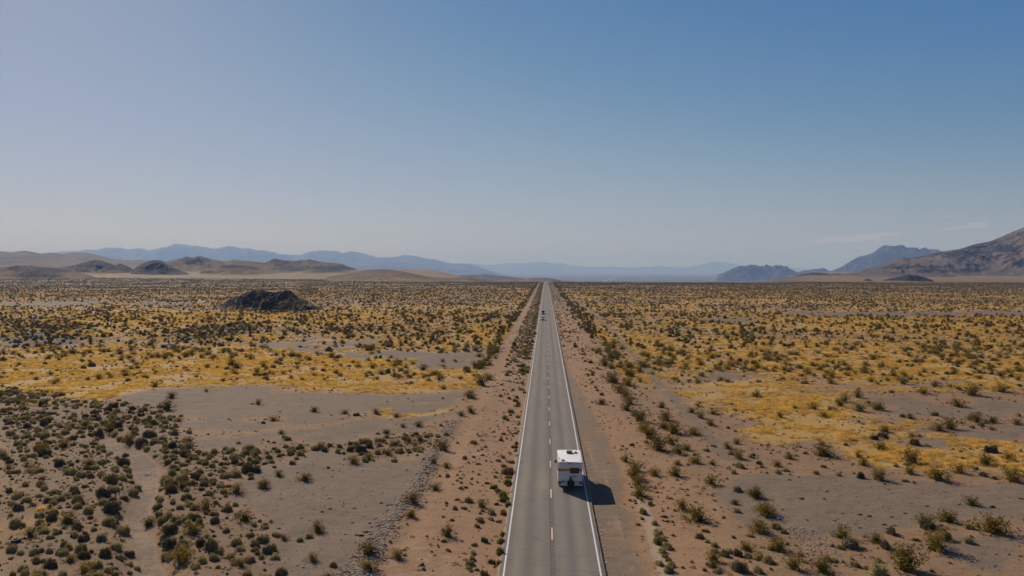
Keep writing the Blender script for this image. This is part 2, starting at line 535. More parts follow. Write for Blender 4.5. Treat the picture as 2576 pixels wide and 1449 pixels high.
# ------------------------------------------------------------------ the lie of the land
def wash_pts():
    pts = [(262, 1092, 22), (300, 1116, 50), (345, 1142, 56), (368, 1170, 58), (376, 1217, 36), (356, 1255, 40), (345, 1290, 46), (350, 1330, 50), (360, 1360, 52), (382, 1431, 58), (402, 1500, 66)]
    return [(*ground_at(x, y), hw / 2.0) for x, y, hw in pts]
WASH = []
for (x, y, hwp) in wash_pts():
    WASH.append((x, y, hwp * y / FPX))
def wash_dist(X, Y):
    """signed distance to the dry wash bed (negative inside)"""
    best = np.full(np.shape(X), 1e9)
    for (x1, y1, w1), (x2, y2, w2) in zip(WASH[:-1], WASH[1:]):
        dx, dy = x2 - x1, y2 - y1
        t = np.clip(((X - x1) * dx + (Y - y1) * dy) / (dx * dx + dy * dy), 0, 1)
        d = np.hypot(X - (x1 + t * dx), Y - (y1 + t * dy)) - (w1 + (w2 - w1) * t)
        best = np.minimum(best, d)
    return best

OUT_X, OUT_Y = ground_at(690, 782)
def height(X, Y):
    X = np.asarray(X, float); Y = np.asarray(Y, float)
    r = np.hypot(X, Y)
    a = X / np.maximum(Y, 1.0)
    a = np.where(Y < 50, np.where(X < 0, -9, 9), a)
    road_off = np.abs(X - 0.5)
    off = sstep(6, 14, road_off)
    z = off * (fbm(X / 34, Y / 34, 4, 3) - 0.5) * 0.9 + off * sstep(150, 500, r) * (fbm(X / 160, Y / 160, 4, 5) - 0.5) * 4.0
    near = sstep(260, 140, r)
    z = z + near * off * (fbm(X / 3.0, Y / 3.0, 3, 8) - 0.5) * 0.22
    z = z - 0.10 * sstep(12, 4.5, road_off) - 0.05 * sstep(7, 4.2, road_off)
    # bank left of the western dirt track, rubble berm
    z = z + 0.16 * np.exp(-((X + 13.4) / 0.9) ** 2) * sstep(132, 110, Y)
    z = z - 0.08 * np.exp(-((X + 11.2) / 1.3) ** 2) * sstep(900, 500, Y)
    wd = wash_dist(X, Y)
    z = z - 0.75 * sstep(2.0, -0.6, wd)
    # rise under the rock outcrop
    z = z + 1.8 * np.exp(-(((X - OUT_X - 4) / 34) ** 2 + ((Y - OUT_Y - 6) / 46) ** 2))
    # the plain rises on the left towards the hills, runs level on the right, and drops ahead into a wide valley
    left = sstep(-0.055, -0.16, a)
    right = sstep(0.24, 0.34, a)
    mid = (1 - left) * (1 - right)
    valley = -104 * sstep(1150, 6200, r)
    z = z + mid * valley
    z = z + left * (25 * sstep(1000, 3200, r) - 130 * sstep(4200, 9000, r))
    z = z + right * (9 * sstep(1900, 4200, r) - 113 * sstep(6500, 11000, r))
    z = z + sstep(1200, 2500, r) * (1 - sstep(9000, 14000, r)) * (fbm(X / 600, Y / 600, 4, 11) - 0.5) * 8
    return z

POLY_GRAVEL = [
    [(290, 990), (420, 975), (700, 978), (1000, 990), (1170, 1005), (1180, 1022), (1000, 1030), (940, 1045), (860, 1050), (600, 1062), (450, 1062), (400, 1040), (330, 1015)],
    [(470, 1105), (600, 1090), (760, 1078), (950, 1058), (1150, 1045), (1140, 1062), (950, 1085), (800, 1112), (650, 1125), (520, 1128)],
    [(570, 1218), (700, 1180), (850, 1152), (1080, 1145), (1100, 1162), (1060, 1220), (1020, 1300), (980, 1370), (900, 1470), (600, 1470), (700, 1400), (740, 1370), (690, 1320), (600, 1285)],
    [(690, 880), (900, 884), (1200, 888), (1255, 896), (1230, 920), (1000, 915), (960, 900), (720, 895)],
    [(560, 868), (700, 862), (965, 858), (965, 868), (760, 878)],
    [(1860, 1185), (2100, 1192), (2600, 1222), (2600, 1300), (2480, 1290), (2300, 1288), (2200, 1325), (2000, 1335), (1850, 1290), (1810, 1230)],
    [(2290, 1098), (2440, 1075), (2600, 1062), (2600, 1112), (2400, 1116), (2310, 1112)],
    [(2280, 1350), (2420, 1338), (2600, 1328), (2600, 1470), (2480, 1449), (2330, 1400)],
    [(1690, 932), (1850, 928), (1935, 940), (1800, 950)],
    [(2180, 1012), (2400, 1020), (2600, 1015), (2600, 1045), (2350, 1048), (2200, 1035)],
    [(1980, 782), (2600, 778), (2600, 790), (2200, 796), (1990, 792)],
    [(1700, 805), (1900, 800), (1960, 808), (1800, 816)],
    [(0, 757), (200, 755), (300, 762), (150, 768), (0, 766)],
]
POLY_GRASS = [
    [(0, 880), (300, 868), (600, 862), (1000, 898), (1215, 925), (1210, 985), (1000, 988), (700, 968), (420, 962), (250, 1000), (60, 1005), (0, 985)],
    [(960, 1035), (1060, 1020), (1150, 1024), (1145, 1048), (1040, 1056), (950, 1050)],
    [(1640, 962), (1900, 955), (2050, 1003), (2150, 1010), (2110, 1040), (2230, 1062), (2330, 1055), (2290, 1085), (2130, 1108), (1990, 1098), (1850, 1060), (1720, 1012)],
    [(2060, 1118), (2300, 1105), (2420, 1120), (2600, 1125), (2600, 1185), (2300, 1172), (2120, 1165)],
    [(1780, 885), (1950, 868), (2150, 858), (2600, 842), (2600, 965), (2350, 955), (2100, 958), (1950, 935)],
    [(1650, 800), (1850, 790), (2600, 795), (2600, 838), (2100, 842), (1750, 838)],
    [(60, 1295), (140, 1280), (150, 1330), (60, 1345), (0, 1345), (0, 1310)],
    [(560, 790), (640, 770), (900, 770), (1000, 800), (800, 830), (560, 820)],
]
POLY_DARK = [
    [(420, 850), (470, 825), (560, 812), (650, 812), (640, 838), (520, 850), (470, 862)],
    [(0, 805), (90, 800), (230, 815), (240, 830), (180, 868), (60, 872), (0, 862)],
    [(560, 772), (700, 780), (860, 785), (900, 795), (780, 792), (640, 790)],
]
THICKET = [
    [(0, 985), (250, 1000), (330, 1015), (450, 1062), (470, 1105), (520, 1128), (700, 1130), (1080, 1090), (1080, 1140), (850, 1150), (700, 1180), (570, 1218), (600, 1285), (690, 1320), (740, 1370), (640, 1470), (0, 1470)],
]
def zones(X, Y):
    """how much grass, gravel, red soil, pale sand, dark stone and thicket each spot of ground carries, 0..1"""
    X = np.asarray(X, float); Y = np.asarray(Y, float)
    r = np.hypot(X, Y)
    px, py = project(X, Y, 0.0 * X)
    n1, n2 = vnoise(X / 9, Y / 9, 21) - .5, vnoise(X / 7, Y / 7, 22) - .5
    jx = px + n1 * 0.5 * np.maximum(py - 679, 1) * .35
    jy = py + n2 * 0.13 * np.maximum(py - 679, 1)
    front = (Y > 30) & (np.abs(X) < Y * 0.95)
    gk = np.maximum(py - 679, 1)
    def m(polys, soft=1.0):
        acc = np.zeros(X.shape)
        for k in range(7):
            ang = k * 2.4
            rad = (0.35 + 0.65 * k / 6) * soft
            qx, qy = jx + math.cos(ang) * rad * 0.10 * gk, jy + math.sin(ang) * rad * 0.022 * gk
            t = np.zeros(X.shape, bool)
            for p in polys: t |= inpoly(qx, qy, p)
            acc += t
        return acc / 7 * front
    gravel, grass, dark, thick = m(POLY_GRAVEL), m(POLY_GRASS), m(POLY_DARK), m(THICKET)
    far = ((py < 985) | ~front).astype(float) * sstep(1010, 960, py) * np.where(front, 1, 1)
    f1 = fbm(X / 62, Y / 48, 4, 31)
    f2 = fbm(X / 95 + 7, Y / 40, 3, 35)
    fy = 0.45 + 0.25 * sstep(500, 1100, r)
    fy = fy + (1 - fy) * sstep(0.42, 0.54, f1)
    fg = sstep(0.64, 0.70, f2)
    hasp = np.clip(gravel + grass, 0, 1)
    grass = np.where(grass > 0, grass * (0.68 + 0.40 * sstep(0.34, 0.56, f1)), far * (1 - hasp) * fy * 0.92)
    gravel = np.maximum(gravel, far * (1 - (grass > 0.5)) * fg * 0.75)
    grass = grass * (1 - gravel * 0.95) * (0.62 + 0.38 * sstep(.38, .60, fbm(X / 13, Y / 9, 3, 61)))
    side = np.abs(X - 0.5)
    road_zone = sstep(17.5, 15.0, side) * (X > 0) + sstep(15.0, 13.0, side) * (X <= 0)
    grass = grass * (1 - road_zone) + 0.0
    gravel = gravel * (1 - road_zone)
    red = 0.30 * sstep(0.5, 0.62, fbm(X / 14, Y / 14, 3, 41))
    red = np.maximum(red, road_zone * (0.35 + 0.5 * vnoise(X / 5, Y / 22, 44)))
    red = np.maximum(red, 0.85 * np.exp(-((X + 11.3) / 1.5) ** 2))
    # right-hand gravel lay-by, narrowing into the distance; pale strip of washed sand on its far side
    lay = 3.2 * sstep(210, 100, Y) + 0.6 - .5 * sstep(90, 60, Y)
    shoulder = sstep(lay + 4.9, lay + 3.5, X + 1.1 * (vnoise(X / 1.3, Y / 3.5, 58) - .5)) * (X > 3.9)
    gravel = np.maximum(gravel, shoulder * (0.85 - 0.45 * vnoise(X * 1.4, Y / 7, 51)))
    red = red * (1 - shoulder)
    sx_ = 9.1 - 0.2 * np.sin(Y / 7.0)
    pale = 0.95 * np.exp(-((X - sx_) / 0.65) ** 2) * sstep(100, 70, Y)
    pale = np.maximum(pale, 0.42 * road_zone * (X < 0) * sstep(0.35, 0.7, vnoise(X / 4, Y / 12, 53)))
    pale = np.maximum(pale, 0.34 * np.exp(-((X - (lay + 5.2)) / 0.9) ** 2))
    for x_, w_, a_ in ((5.2, .20, .50), (6.5, .26, .62), (7.2, .2, .5), (5.8, .5, .42)):
        xc = x_ + .25 * np.sin(Y / 17 + x_ * 3) + (1.0 - sstep(60, 130, Y)) * .3
        pale = np.maximum(pale, a_ * shoulder * np.exp(-((X - xc) / w_) ** 2) * (.5 + vnoise(X * 0 + x_, Y / 6, 57)))
    # second faint track on the right
    trk = np.exp(-((X - 24.5 + 2.5 * sstep(350, 60, Y)) / 1.3) ** 2) * (Y > 95) * (Y < 700)
    gravel = np.maximum(gravel, trk * 0.8)
    grass = grass * (1 - trk)
    wd = wash_dist(X, Y)
    inw = sstep(0.7, -0.3, wd)
    gravel = np.maximum(gravel * (1 - inw), inw * 0.60)
    pale = np.maximum(pale * (1 - inw), inw * 0.62)
    grass = grass * (1 - inw)
    thick = thick * (1 - inw)
    a = X / np.maximum(Y, 1)
    valley = sstep(1250, 2200, r) * sstep(-0.06, -0.10, -np.abs(a - 0.09) + 0.02) * 1.0
    inval = (sstep(-0.12, -0.06, a) * sstep(0.36, 0.26, a)) * sstep(1150, 1500, r)
    grass = grass * (1 - inval)
    gravel = gravel * (1 - inval)
    farshrub = sstep(900, 1500, r) * (0.75 + 0.25 * inval)
    litter = thick * (.6 + .4 * vnoise(X / 4, Y / 4, 83)) * (1 - inw)
    litter = np.maximum(litter, .85 * sstep(260, 800, r) * (1 - .5 * grass) * (1 - inval))
    scrub = inval * (.75 + .25 * fbm(X / 900, Y / 500, 3, 63))
    return dict(litter=litter, scrub=scrub, grass=np.clip(grass, 0, 1), gravel=np.clip(gravel, 0, 1), red=np.clip(red, 0, 1), pale=np.clip(pale, 0, 1),
                dark=dark, thick=thick, farshrub=farshrub, road=side, track=trk, shoulder=shoulder, wash=wd, road_zone=road_zone)

def set_attr(me, name, R_, G_, B_):
    a = me.attributes.new(name, 'FLOAT_COLOR', 'POINT')
    arr = np.ones((len(me.vertices), 4), np.float32)
    arr[:, 0], arr[:, 1], arr[:, 2] = R_, G_, B_
    a.data.foreach_set('color', arr.ravel())

def grid_mesh(name, X, Y, Z, mat, smooth=True, wrap=False, kind='structure', parent=None):
    nr, nc = X.shape
    idx = np.arange(nr * nc).reshape(nr, nc)
    if wrap:
        idx = np.concatenate([idx, idx[:, :1]], axis=1)
    a, b_, c_, d = idx[:-1, :-1], idx[:-1, 1:], idx[1:, 1:], idx[1:, :-1]
    F = np.stack([a.ravel(), b_.ravel(), c_.ravel(), d.ravel()], 1)
    me = bpy.data.meshes.new(name)
    me.vertices.add(nr * nc)
    me.vertices.foreach_set('co', np.stack([X.ravel(), Y.ravel(), Z.ravel()], 1).astype(np.float32).ravel())
    me.loops.add(F.size)
    me.loops.foreach_set('vertex_index', F.ravel().astype(np.int32))
    me.polygons.add(len(F))
    me.polygons.foreach_set('loop_start', (np.arange(len(F)) * 4).astype(np.int32))
    me.polygons.foreach_set('use_smooth', np.full(len(F), smooth))
    me.update(calc_edges=True)
    me.materials.append(mat)
    o = bpy.data.objects.new(name, me)
    col.objects.link(o)
    if parent: o.parent = parent
    if kind: o['kind'] = kind
    return o

def make_ground():
    th_f = np.linspace(-0.80, 0.80, 640)
    th_b = np.linspace(0.80, 2 * math.pi - 0.80, 70)[1:-1]
    th = np.concatenate([th_f, th_b])
    rr = [0.3, 12, 24, 34, 42]
    while rr[-1] < 1800: rr.append(rr[-1] * 1.0105)
    while rr[-1] < 47000: rr.append(rr[-1] * 1.05)
    rr = np.array(rr)
    T, RR = np.meshgrid(th, rr)
    X, Y = RR * np.sin(T), RR * np.cos(T)
    Z = height(X, Y)
    # turn the rings so that the faces point up
    o = grid_mesh('ground', X[:, ::-1], Y[:, ::-1], Z[:, ::-1], M_ground, wrap=True)
    zz = zones(X[:, ::-1].ravel(), Y[:, ::-1].ravel())
    set_attr(o.data, 'zone_a', zz['grass'], zz['gravel'], zz['red'])
    set_attr(o.data, 'zone_b', zz['pale'], zz['dark'], zz['farshrub'])
    set_attr(o.data, 'zone_c', zz['scrub'], zz['litter'], zz['scrub'] * 0)
    return o
ground = make_ground()
tag(ground, kind='structure')

# ------------------------------------------------------------------ the road
def road_z(Y):
    Y = np.asarray(Y, float)
    return height(np.full(Y.shape, 0.5), Y) + 0.20
ROAD_X = 0.5
ys = np.concatenate([np.arange(-60, 900, 12.0), np.arange(900, 2000, 25.0)])
def strip(name, x0, x1, ys, dz, mat, parent=None, drop=0.0, kind=None):
    """a ribbon along the road following its surface; drop > 0 turns it into a slab with sides"""
    zs = road_z(ys) + dz
    v, f = [], []
    for y, z in zip(ys, zs):
        if drop: v += [(x0 - 0.25, y, z - drop), (x0, y, z), (x1, y, z), (x1 + 0.25, y, z - drop)]
        else: v += [(x0, y, z), (x1, y, z)]
    k = 4 if drop else 2
    for i in range(len(ys) - 1):
        for j in range(k - 1):
            a = i * k + j
            f.append((a, a + 1, a + k + 1, a + k))
    o = mesh_obj(name, v, f, mat, parent)
    if kind: o['kind'] = kind
    return o
road = strip('road', ROAD_X - 3.95, ROAD_X + 3.95, ys, 0.0, M_asphalt, drop=0.3, kind='structure')
for s in (-1, 1):
    yy = ys
    e = strip('edge_line', ROAD_X + s * 3.6 - 0.062, ROAD_X + s * 3.6 + 0.062, yy, 0.005, M_white_line, road)
for k in range(-3, 62):
    y0 = 66.05 + 12.192 * k
    strip('lane_dash', ROAD_X - 0.01, ROAD_X + 0.13, np.array([y0, y0 + 3.1]), 0.009, M_yellow_line, road)
# paving joint down the middle, ragged asphalt edge, and rumble strip bars over it, groove shade painted dark
jy = np.arange(40, 700, 1.5)
def wavy(name, xc, wdt, y, dz, mat, amp, seed, parent):
    zs = road_z(y) + dz
    nx = (vnoise(y / 1.7, y * 0 + seed, seed) - .5) * amp
    ww = wdt * (0.6 + 0.8 * vnoise(y / 0.9, y * 0 + seed + 5, seed))
    v = []
    for yy_, z, n_, w_ in zip(y, zs, nx, ww): v += [(xc + n_ - w_ / 2, yy_, z), (xc + n_ + w_ / 2, yy_, z)]
    f = [(2 * i, 2 * i + 1, 2 * i + 3, 2 * i + 2) for i in range(len(y) - 1)]
    return mesh_obj(name, v, f, mat, parent)
wavy('paving_joint', ROAD_X - 0.09, 0.03, jy, 0.0045, M_crack_seal, 0.03, 3, road)
wavy('edge_crack', ROAD_X + 3.84, 0.05, np.arange(40, 260, 0.6), 0.0045, M_crack_seal, 0.10, 9, road)
g = MB()
y = 50.0
while y < 190:
    hw = 0.06
    g.box((ROAD_X + 0.06, y, float(road_z(np.array([y]))[0]) + 0.002), (0.42, 0.10, 0.006))
    y += 0.42
    if (y - 66.05) % 12.192 < 3.3 and (y - 66.05) % 12.192 > -0.1: pass
rs = g.build('rumble_strip', M_groove_shade, road)
rs['kind'] = 'stuff'
for k, (y, x0, x1) in enumerate([(61.5, -3.3, -.2), (66.0, -3.4, .1), (71.5, -3.2, -1), (75.2, -2.9, .2), (80.5, -3.3, -.5), (88, 1, 4), (93, -3.4, .3), (99, -3.2, 3.9), (108, -2, .3), (118, -3.3, 4), (131, -3.3, .4), (143, .6, 4), (62.5, .7, 3.6), (70, 2.5, 4.1)]):
    xx_ = np.linspace(x0, x1, 24)
    yy_ = y + (fbm(xx_ / 1.1, xx_ * 0 + k, 4, 77) - .5) * 1.1
    zz_ = road_z(yy_) + .0042
    v = []
    for a_, b_, c_ in zip(xx_, yy_, zz_): v += [(a_, b_ - .012, c_), (a_, b_ + .014, c_)]
    mesh_obj('road_crack', v, [(2 * i, 2 * i + 2, 2 * i + 3, 2 * i + 1) for i in range(23)], M_crack_seal, road)
# skid-pale marks of dust along the outer edge of the lay-by side
# the road seen again far off in the valley
M_far_road = simple('distant_road', (0.34, 0.30, 0.26), 0.9)
fr = [ground_at(1489, 704.5, -58), ground_at(1500, 703, -60), ground_at(1512, 701, -66), ground_at(1528, 698.5, -74), ground_at(1548, 696.2, -82)]
v, f = [], []
for i, (x, y) in enumerate(fr):
    z = float(height(np.array([x]), np.array([y]))[0]) + 3.0
    v += [(x - 14, y, z), (x + 14, y, z)]
for i in range(len(fr) - 1): f.append((2 * i, 2 * i + 1, 2 * i + 3, 2 * i + 2))
tag(mesh_obj('road', v, f, M_far_road), kind='structure')

# ------------------------------------------------------------------ hills and mountains
def ridge(name, pts, Yc, front, back, mat, amp=0.12, lam=None, base=None, nu=260, nv=46, seed=1, rockw=0.5, grassw=0.0, conc=1.25, crest_n=0.07, dark_spots=(), kind='structure'):
    """a hill or range: its crest runs through the given picture points at distance Yc; slopes fall to the front and back"""
    pts = sorted(pts)
    xs = np.array([p[0] for p in pts], float)
    yc = np.array([p[1] for p in pts], float)
    u = np.linspace(xs[0], xs[-1], nu)
    h = np.interp(u, xs, yc)
    dirs = [pix_ray(a, b_) for a, b_ in zip(u, h)]
    ax = np.array([d.x / d.y for d in dirs])
    zc = np.array([CAM_H + d.z / d.y * Yc for d in dirs])
    vv = np.concatenate([np.linspace(-1, 0, nv), np.linspace(0, 1, nv // 3)[1:]])
    A, V = np.meshgrid(ax, vv)
    ZC = np.tile(zc, (len(vv), 1))
    fr = front * (.72 + .56 * vnoise(ax * Yc / (front * .35), ax * 0 + seed, seed + 70))
    Yw = Yc + np.where(V < 0, V * np.tile(fr, (len(vv), 1)), V * back)
    Xw = A * Yw
    ends = np.interp(u, [xs[0], xs[0] + (xs[-1] - xs[0]) * .03, xs[-1] - (xs[-1] - xs[0]) * .03, xs[-1]], [0, 1, 1, 0])
    lam = lam or (front * 0.35)
    if base is None:
        B_ = height(Xw, Yw) - 1.5
    else:
        B_ = np.full(Xw.shape, float(base))
    s = 1 - np.abs(V)
    prof = s ** conc
    prof = 0.55 * prof + 0.45 * sstep(0, 1, s)
    H_ = ZC - B_
    warp = (fbm(Xw / lam / 1.5, Yw / lam / 1.5, 3, seed + 50) - .5) * 1.4
    rn = ridged(Xw / lam + warp, Yw / (lam * 2.2) + warp, 5, seed) - 0.55
    env = 4 * s * (1 - s)
    cres = (fbm(Xw / (lam * .22), Yw / (lam * .22), 4, seed + 9) - .5) * crest_n
    rn = rn + .45 * (ridged(Xw / (lam * .27) + warp * 2, Yw / (lam * .5) + warp, 4, seed + 3) - .55)
    Z = B_ + H_ * np.clip(prof + rn * amp * env * np.where(V > -.12, .4, 1) + cres * s, -0.05, 1.2) * np.tile(ends ** .5, (len(vv), 1)) - (1 - np.tile(ends, (len(vv), 1))) * 3
    o = grid_mesh(name, Xw, Yw, Z, mat, kind=kind)
    PX, PY = project(Xw, Yw, Z)
    rk = rockw * np.ones_like(Z) + 0.35 * (prof - .5) + .55 * rn
    for (cx, cy, rx, ry, st) in dark_spots:
        rk = rk + st * np.exp(-(((PX - cx) / rx) ** 2 + ((PY - cy) / ry) ** 2))
    set_attr(o.data, 'zone_a', np.clip(rk, -1, 2).ravel(), (grassw * np.ones_like(Z) - 0.3 * prof).ravel() + .15, np.zeros(Z.size))
    return o

M_hill_ochre = rock_material('ochre_hill', (0.030, 0.024, 0.022), (0.185, 0.120, 0.055), 3.0, 0.52, 0.45, 0.08, 9)
M_hill_brown = rock_material('brown_hill', (0.085, 0.060, 0.046), (0.145, 0.096, 0.062), 1.6, 0.5, 0.9)
M_mount = rock_material('bare_mountain', (0.026, 0.022, 0.022), (0.160, 0.120, 0.088), 1.8, 0.56, 0.3, 0.035, 16)
M_far = rock_material('far_mountain', (0.030, 0.026, 0.026), (0.095, 0.078, 0.066), 0.25, 0.5, 0.0, 0.010, 60)
M_outcrop = rock_material('basalt_outcrop', BASALT, (0.30, 0.19, 0.075), 14.0, 0.84, 0.2, 0.9, 0.9)

# farthest pale ranges
ridge('mountain_range', [(1100, 682), (1155, 663), (1201, 663.7), (1228, 667.7), (1258, 665), (1279, 661.5), (1311, 664), (1340, 660), (1357, 658), (1373, 660.5), (1390, 663), (1414, 661.5), (1432, 666.4), (1486, 672), (1520, 671), (1540, 670), (1580, 674), (1628, 671.8), (1661, 669), (1693, 672.6), (1730, 672.6), (1755, 667.8), (1780, 662), (1803, 659), (1830, 661.5), (1857, 666.4), (1902, 668), (1950, 669), (2020, 676), (2100, 680), (2250, 684)],
      38000, 5000, 4000, M_far, amp=0.25, base=-112, nu=420, seed=3, crest_n=0.12)
ridge('mountain_range', [(1240, 690), (1285, 682.5), (1310, 678), (1338, 674.5), (1379, 675), (1400, 677), (1419, 680), (1440, 684), (1475, 690)],
      32000, 3500, 3000, M_far, amp=0.25, base=-112, nu=160, seed=5, crest_n=0.05)
# long blue range on the left
ridge('mountain_range', [(-60, 660), (60, 648), (145, 634), (200, 631), (240, 628), (274, 622), (303, 624), (322, 627.5), (357, 623.4), (373, 629), (395, 626), (419, 622), (440, 614), (460, 612), (483, 619.4), (510, 620.7), (537, 626), (577, 620), (599, 622), (612, 626), (628, 625), (652, 630), (692, 635.5), (701, 639), (723, 639.5), (758, 641), (787, 631.5), (817, 630), (852, 632), (860, 637), (884, 632), (911, 638), (946, 647), (989, 647), (1010, 641), (1040, 644), (1091, 651.6), (1131, 661), (1179, 665), (1207, 671.7), (1233, 681), (1280, 690)],
      21000, 3600, 3500, M_far, amp=0.6, base=-112, nu=520, nv=60, seed=7, crest_n=0.13, conc=1.1)
ridge('mountain_range', [(500, 672), (640, 655), (760, 655), (900, 664), (1000, 660), (1060, 664), (1120, 672), (1200, 684), (1260, 690)],
      17500, 2400, 2500, M_far, amp=0.6, base=-112, nu=260, seed=9, crest_n=0.12)
# blue hills and the blue mountain on the right
ridge('mountain', [(1800, 692), (1816, 688), (1840, 677), (1862, 667.7), (1875, 669), (1896, 665.6), (1911, 670.6), (1929, 667.7), (1942, 670.6), (1951, 667.4), (1965, 669), (1973, 670.6), (1978, 669.3), (1985, 674), (1992, 677.3), (2005, 684), (2020, 690)],
      9800, 900, 900, M_far, amp=0.85, base=-108, nu=200, seed=11, crest_n=0.22, conc=1.3)
ridge('mountain', [(1995, 690), (2005, 685), (2018, 682.7), (2045, 677.3), (2072, 674.7), (2083, 678.7), (2092, 684), (2110, 690)],
      10600, 800, 700, M_far, amp=0.85, base=-108, nu=120, seed=12, crest_n=0.18)
ridge('mountain', [(2070, 690), (2083, 686.7), (2099, 678.7), (2120, 670.6), (2129, 662.6), (2145, 654.5), (2153, 647.8), (2174, 642.4), (2201, 634.4), (2212, 625), (2228, 618.3), (2255, 615.6), (2268, 617), (2282, 623.6), (2300, 622.3), (2325, 629), (2354, 628.5), (2368, 632.5), (2420, 645), (2480, 662), (2560, 684)],
      10500, 1500, 1500, M_far, amp=0.95, base=-108, nu=260, nv=70, seed=14, crest_n=0.12, conc=1.15)
# the bare brown mountain on the right
ridge('mountain', [(1925, 705), (1938, 703.5), (1986, 697.5), (2018, 689.4), (2045, 684.8), (2070, 686.7), (2088, 689.4), (2107, 686.7), (2126, 689), (2153, 684), (2174, 676), (2206, 669.3), (2233, 660), (2255, 649), (2271, 645.6), (2290, 649), (2314, 645), (2368, 633), (2413, 626.3), (2448, 615.6), (2494, 606.2), (2529, 591.4), (2576, 571.2), (2700, 528), (2850, 490), (3050, 470), (3300, 520), (3600, 640), (3700, 690)],
      3300, 850, 1500, M_mount, amp=0.55, lam=230, nu=620, nv=110, seed=17, crest_n=0.025, conc=1.0, rockw=0.42, grassw=-.2,
      dark_spots=((2530, 625, 60, 10, .5), (2440, 635, 40, 10, .4), (2300, 672, 90, 6, .5), (2050, 692, 40, 6, .35), (2350, 684, 60, 4, .5)))
ridge('hill', [(2215, 706), (2240, 700), (2262, 696), (2282, 691), (2305, 692), (2325, 697), (2345, 704), (2352, 707)], 1640, 45, 45, rock_material('dark_mound', (0.045, 0.036, 0.034), (0.15, 0.1, 0.07), 6, 0.25, 0.2, .5, 1.2), amp=0.3, nu=90, nv=24, seed=21, rockw=.8, crest_n=0.12)
ridge('hill', [(2172, 706.5), (2178, 702), (2183, 701.5), (2190, 704), (2196, 707)], 1620, 14, 14, bpy.data.materials['dark_mound'], amp=0.3, nu=30, nv=10, seed=22, rockw=.9, crest_n=0.12)
# hills on the left, back to front
ridge('hill', [(-160, 650), (0, 631.5), (29, 633.6), (64, 630), (102, 638), (129, 635.5), (156, 639), (188, 634.7), (215, 635.5), (247, 642), (282, 651.6), (322, 654.3), (376, 655), (450, 660), (540, 668)], 4300, 1500, 900, M_hill_brown, amp=0.32, lam=420, nu=300, seed=31, rockw=.45, conc=1.0, dark_spots=((60, 650, 70, 9, .5),))
ridge('hill', [(380, 668), (424, 657), (456, 649), (469, 645), (483, 648), (503, 643), (516, 647.6), (537, 653), (569, 657), (585, 653), (620, 656), (645, 657.8), (666, 661), (689, 650.8), (709, 654.3), (736, 656.5), (790, 655.6), (817, 660.5), (835, 661), (860, 663.7), (871, 669), (897, 676.6), (914, 682), (935, 690)],
      3000, 850, 600, M_hill_ochre, amp=0.754, lam=190, nu=420, nv=70, seed=33, rockw=.36, grassw=.35, conc=1.2, crest_n=.03, dark_spots=((500, 652, 40, 7, .55), (470, 648, 15, 5, .4), (850, 675, 50, 8, .8), (690, 655, 25, 5, .5), (800, 678, 30, 6, .5)))
ridge('hill', [(620, 690), (640, 676), (680, 674), (700, 671), (728, 667), (750, 671.8), (771, 667.7), (790, 675), (820, 683), (860, 692)], 2500, 420, 300, M_hill_ochre, amp=0.4, lam=120, nu=200, nv=40, seed=35, rockw=.45, grassw=.3, dark_spots=((735, 674, 60, 7, .5),))
ridge('hill', [(470, 695), (499, 686), (523, 677), (558, 667.7), (591, 665), (631, 669), (666, 679), (700, 688), (740, 697)], 2150, 330, 260, M_hill_ochre, amp=0.756, lam=110, nu=220, nv=40, seed=37, rockw=.28, grassw=.45, dark_spots=((600, 671, 50, 5, .5), (515, 684, 25, 4, .5), (645, 676, 30, 5, .4)))
ridge('hill', [(322, 690), (336, 678), (345, 670), (360, 661.5), (384, 654.3), (405, 655), (424, 666.4), (440, 674), (456, 681), (478, 689), (500, 694)], 2000, 200, 240, M_hill_ochre, amp=0.75, lam=90, nu=160, nv=40, seed=39, rockw=.62, grassw=.0, dark_spots=((395, 670, 45, 16, .5),))
ridge('hill', [(120, 690), (150, 673), (188, 666.4), (220, 658.3), (239, 653.5), (268, 659.7), (290, 667.7), (301, 663), (317, 667.7), (344, 682.5), (372, 692)], 2100, 300, 260, M_hill_ochre, amp=0.754, lam=110, nu=220, nv=44, seed=41, rockw=.42, grassw=.4, dark_spots=((250, 664, 40, 7, .7), (310, 674, 30, 9, .6), (205, 680, 20, 5, .5)))
ridge('hill', [(-90, 700), (-40, 684), (0, 671.8), (54, 667.7), (78, 666.4), (102, 669), (140, 673), (188, 681), (228, 692), (262, 703), (285, 709)], 1620, 330, 220, M_hill_ochre, amp=0.752, lam=100, nu=260, nv=50, seed=43, rockw=.22, grassw=.4, dark_spots=((95, 690, 70, 14, .8), (150, 678, 50, 6, .5)))
ridge('hill', [(800, 704), (838, 694.6), (884, 686.5), (924, 679), (959, 677), (986, 678.5), (1018, 683.8), (1058, 692), (1085, 697.3), (1139, 700), (1177, 697.3), (1201, 701.3), (1220, 706), (1240, 712)], 1640, 360, 260, M_hill_brown, amp=0.16, lam=160, nu=260, nv=44, seed=45, rockw=.30, grassw=.45, crest_n=.01)
ridge('hill', [(1040, 703), (1085, 697), (1166, 692), (1220, 690), (1273, 694.6), (1330, 702)], 4600, 600, 500, M_hill_brown, amp=0.3, nu=140, seed=47, base=-70)
M_red_hill = rock_material('red_hill', (0.17, 0.10, 0.08), (0.26, 0.15, 0.11), 1.6, 0.5, 0.6)
ridge('hill', [(1235, 706), (1280, 703), (1311, 703), (1347, 698), (1379, 699.4), (1411, 705.3), (1450, 708)], 2900, 300, 300, M_red_hill, amp=0.25, nu=120, seed=49, base=-48)

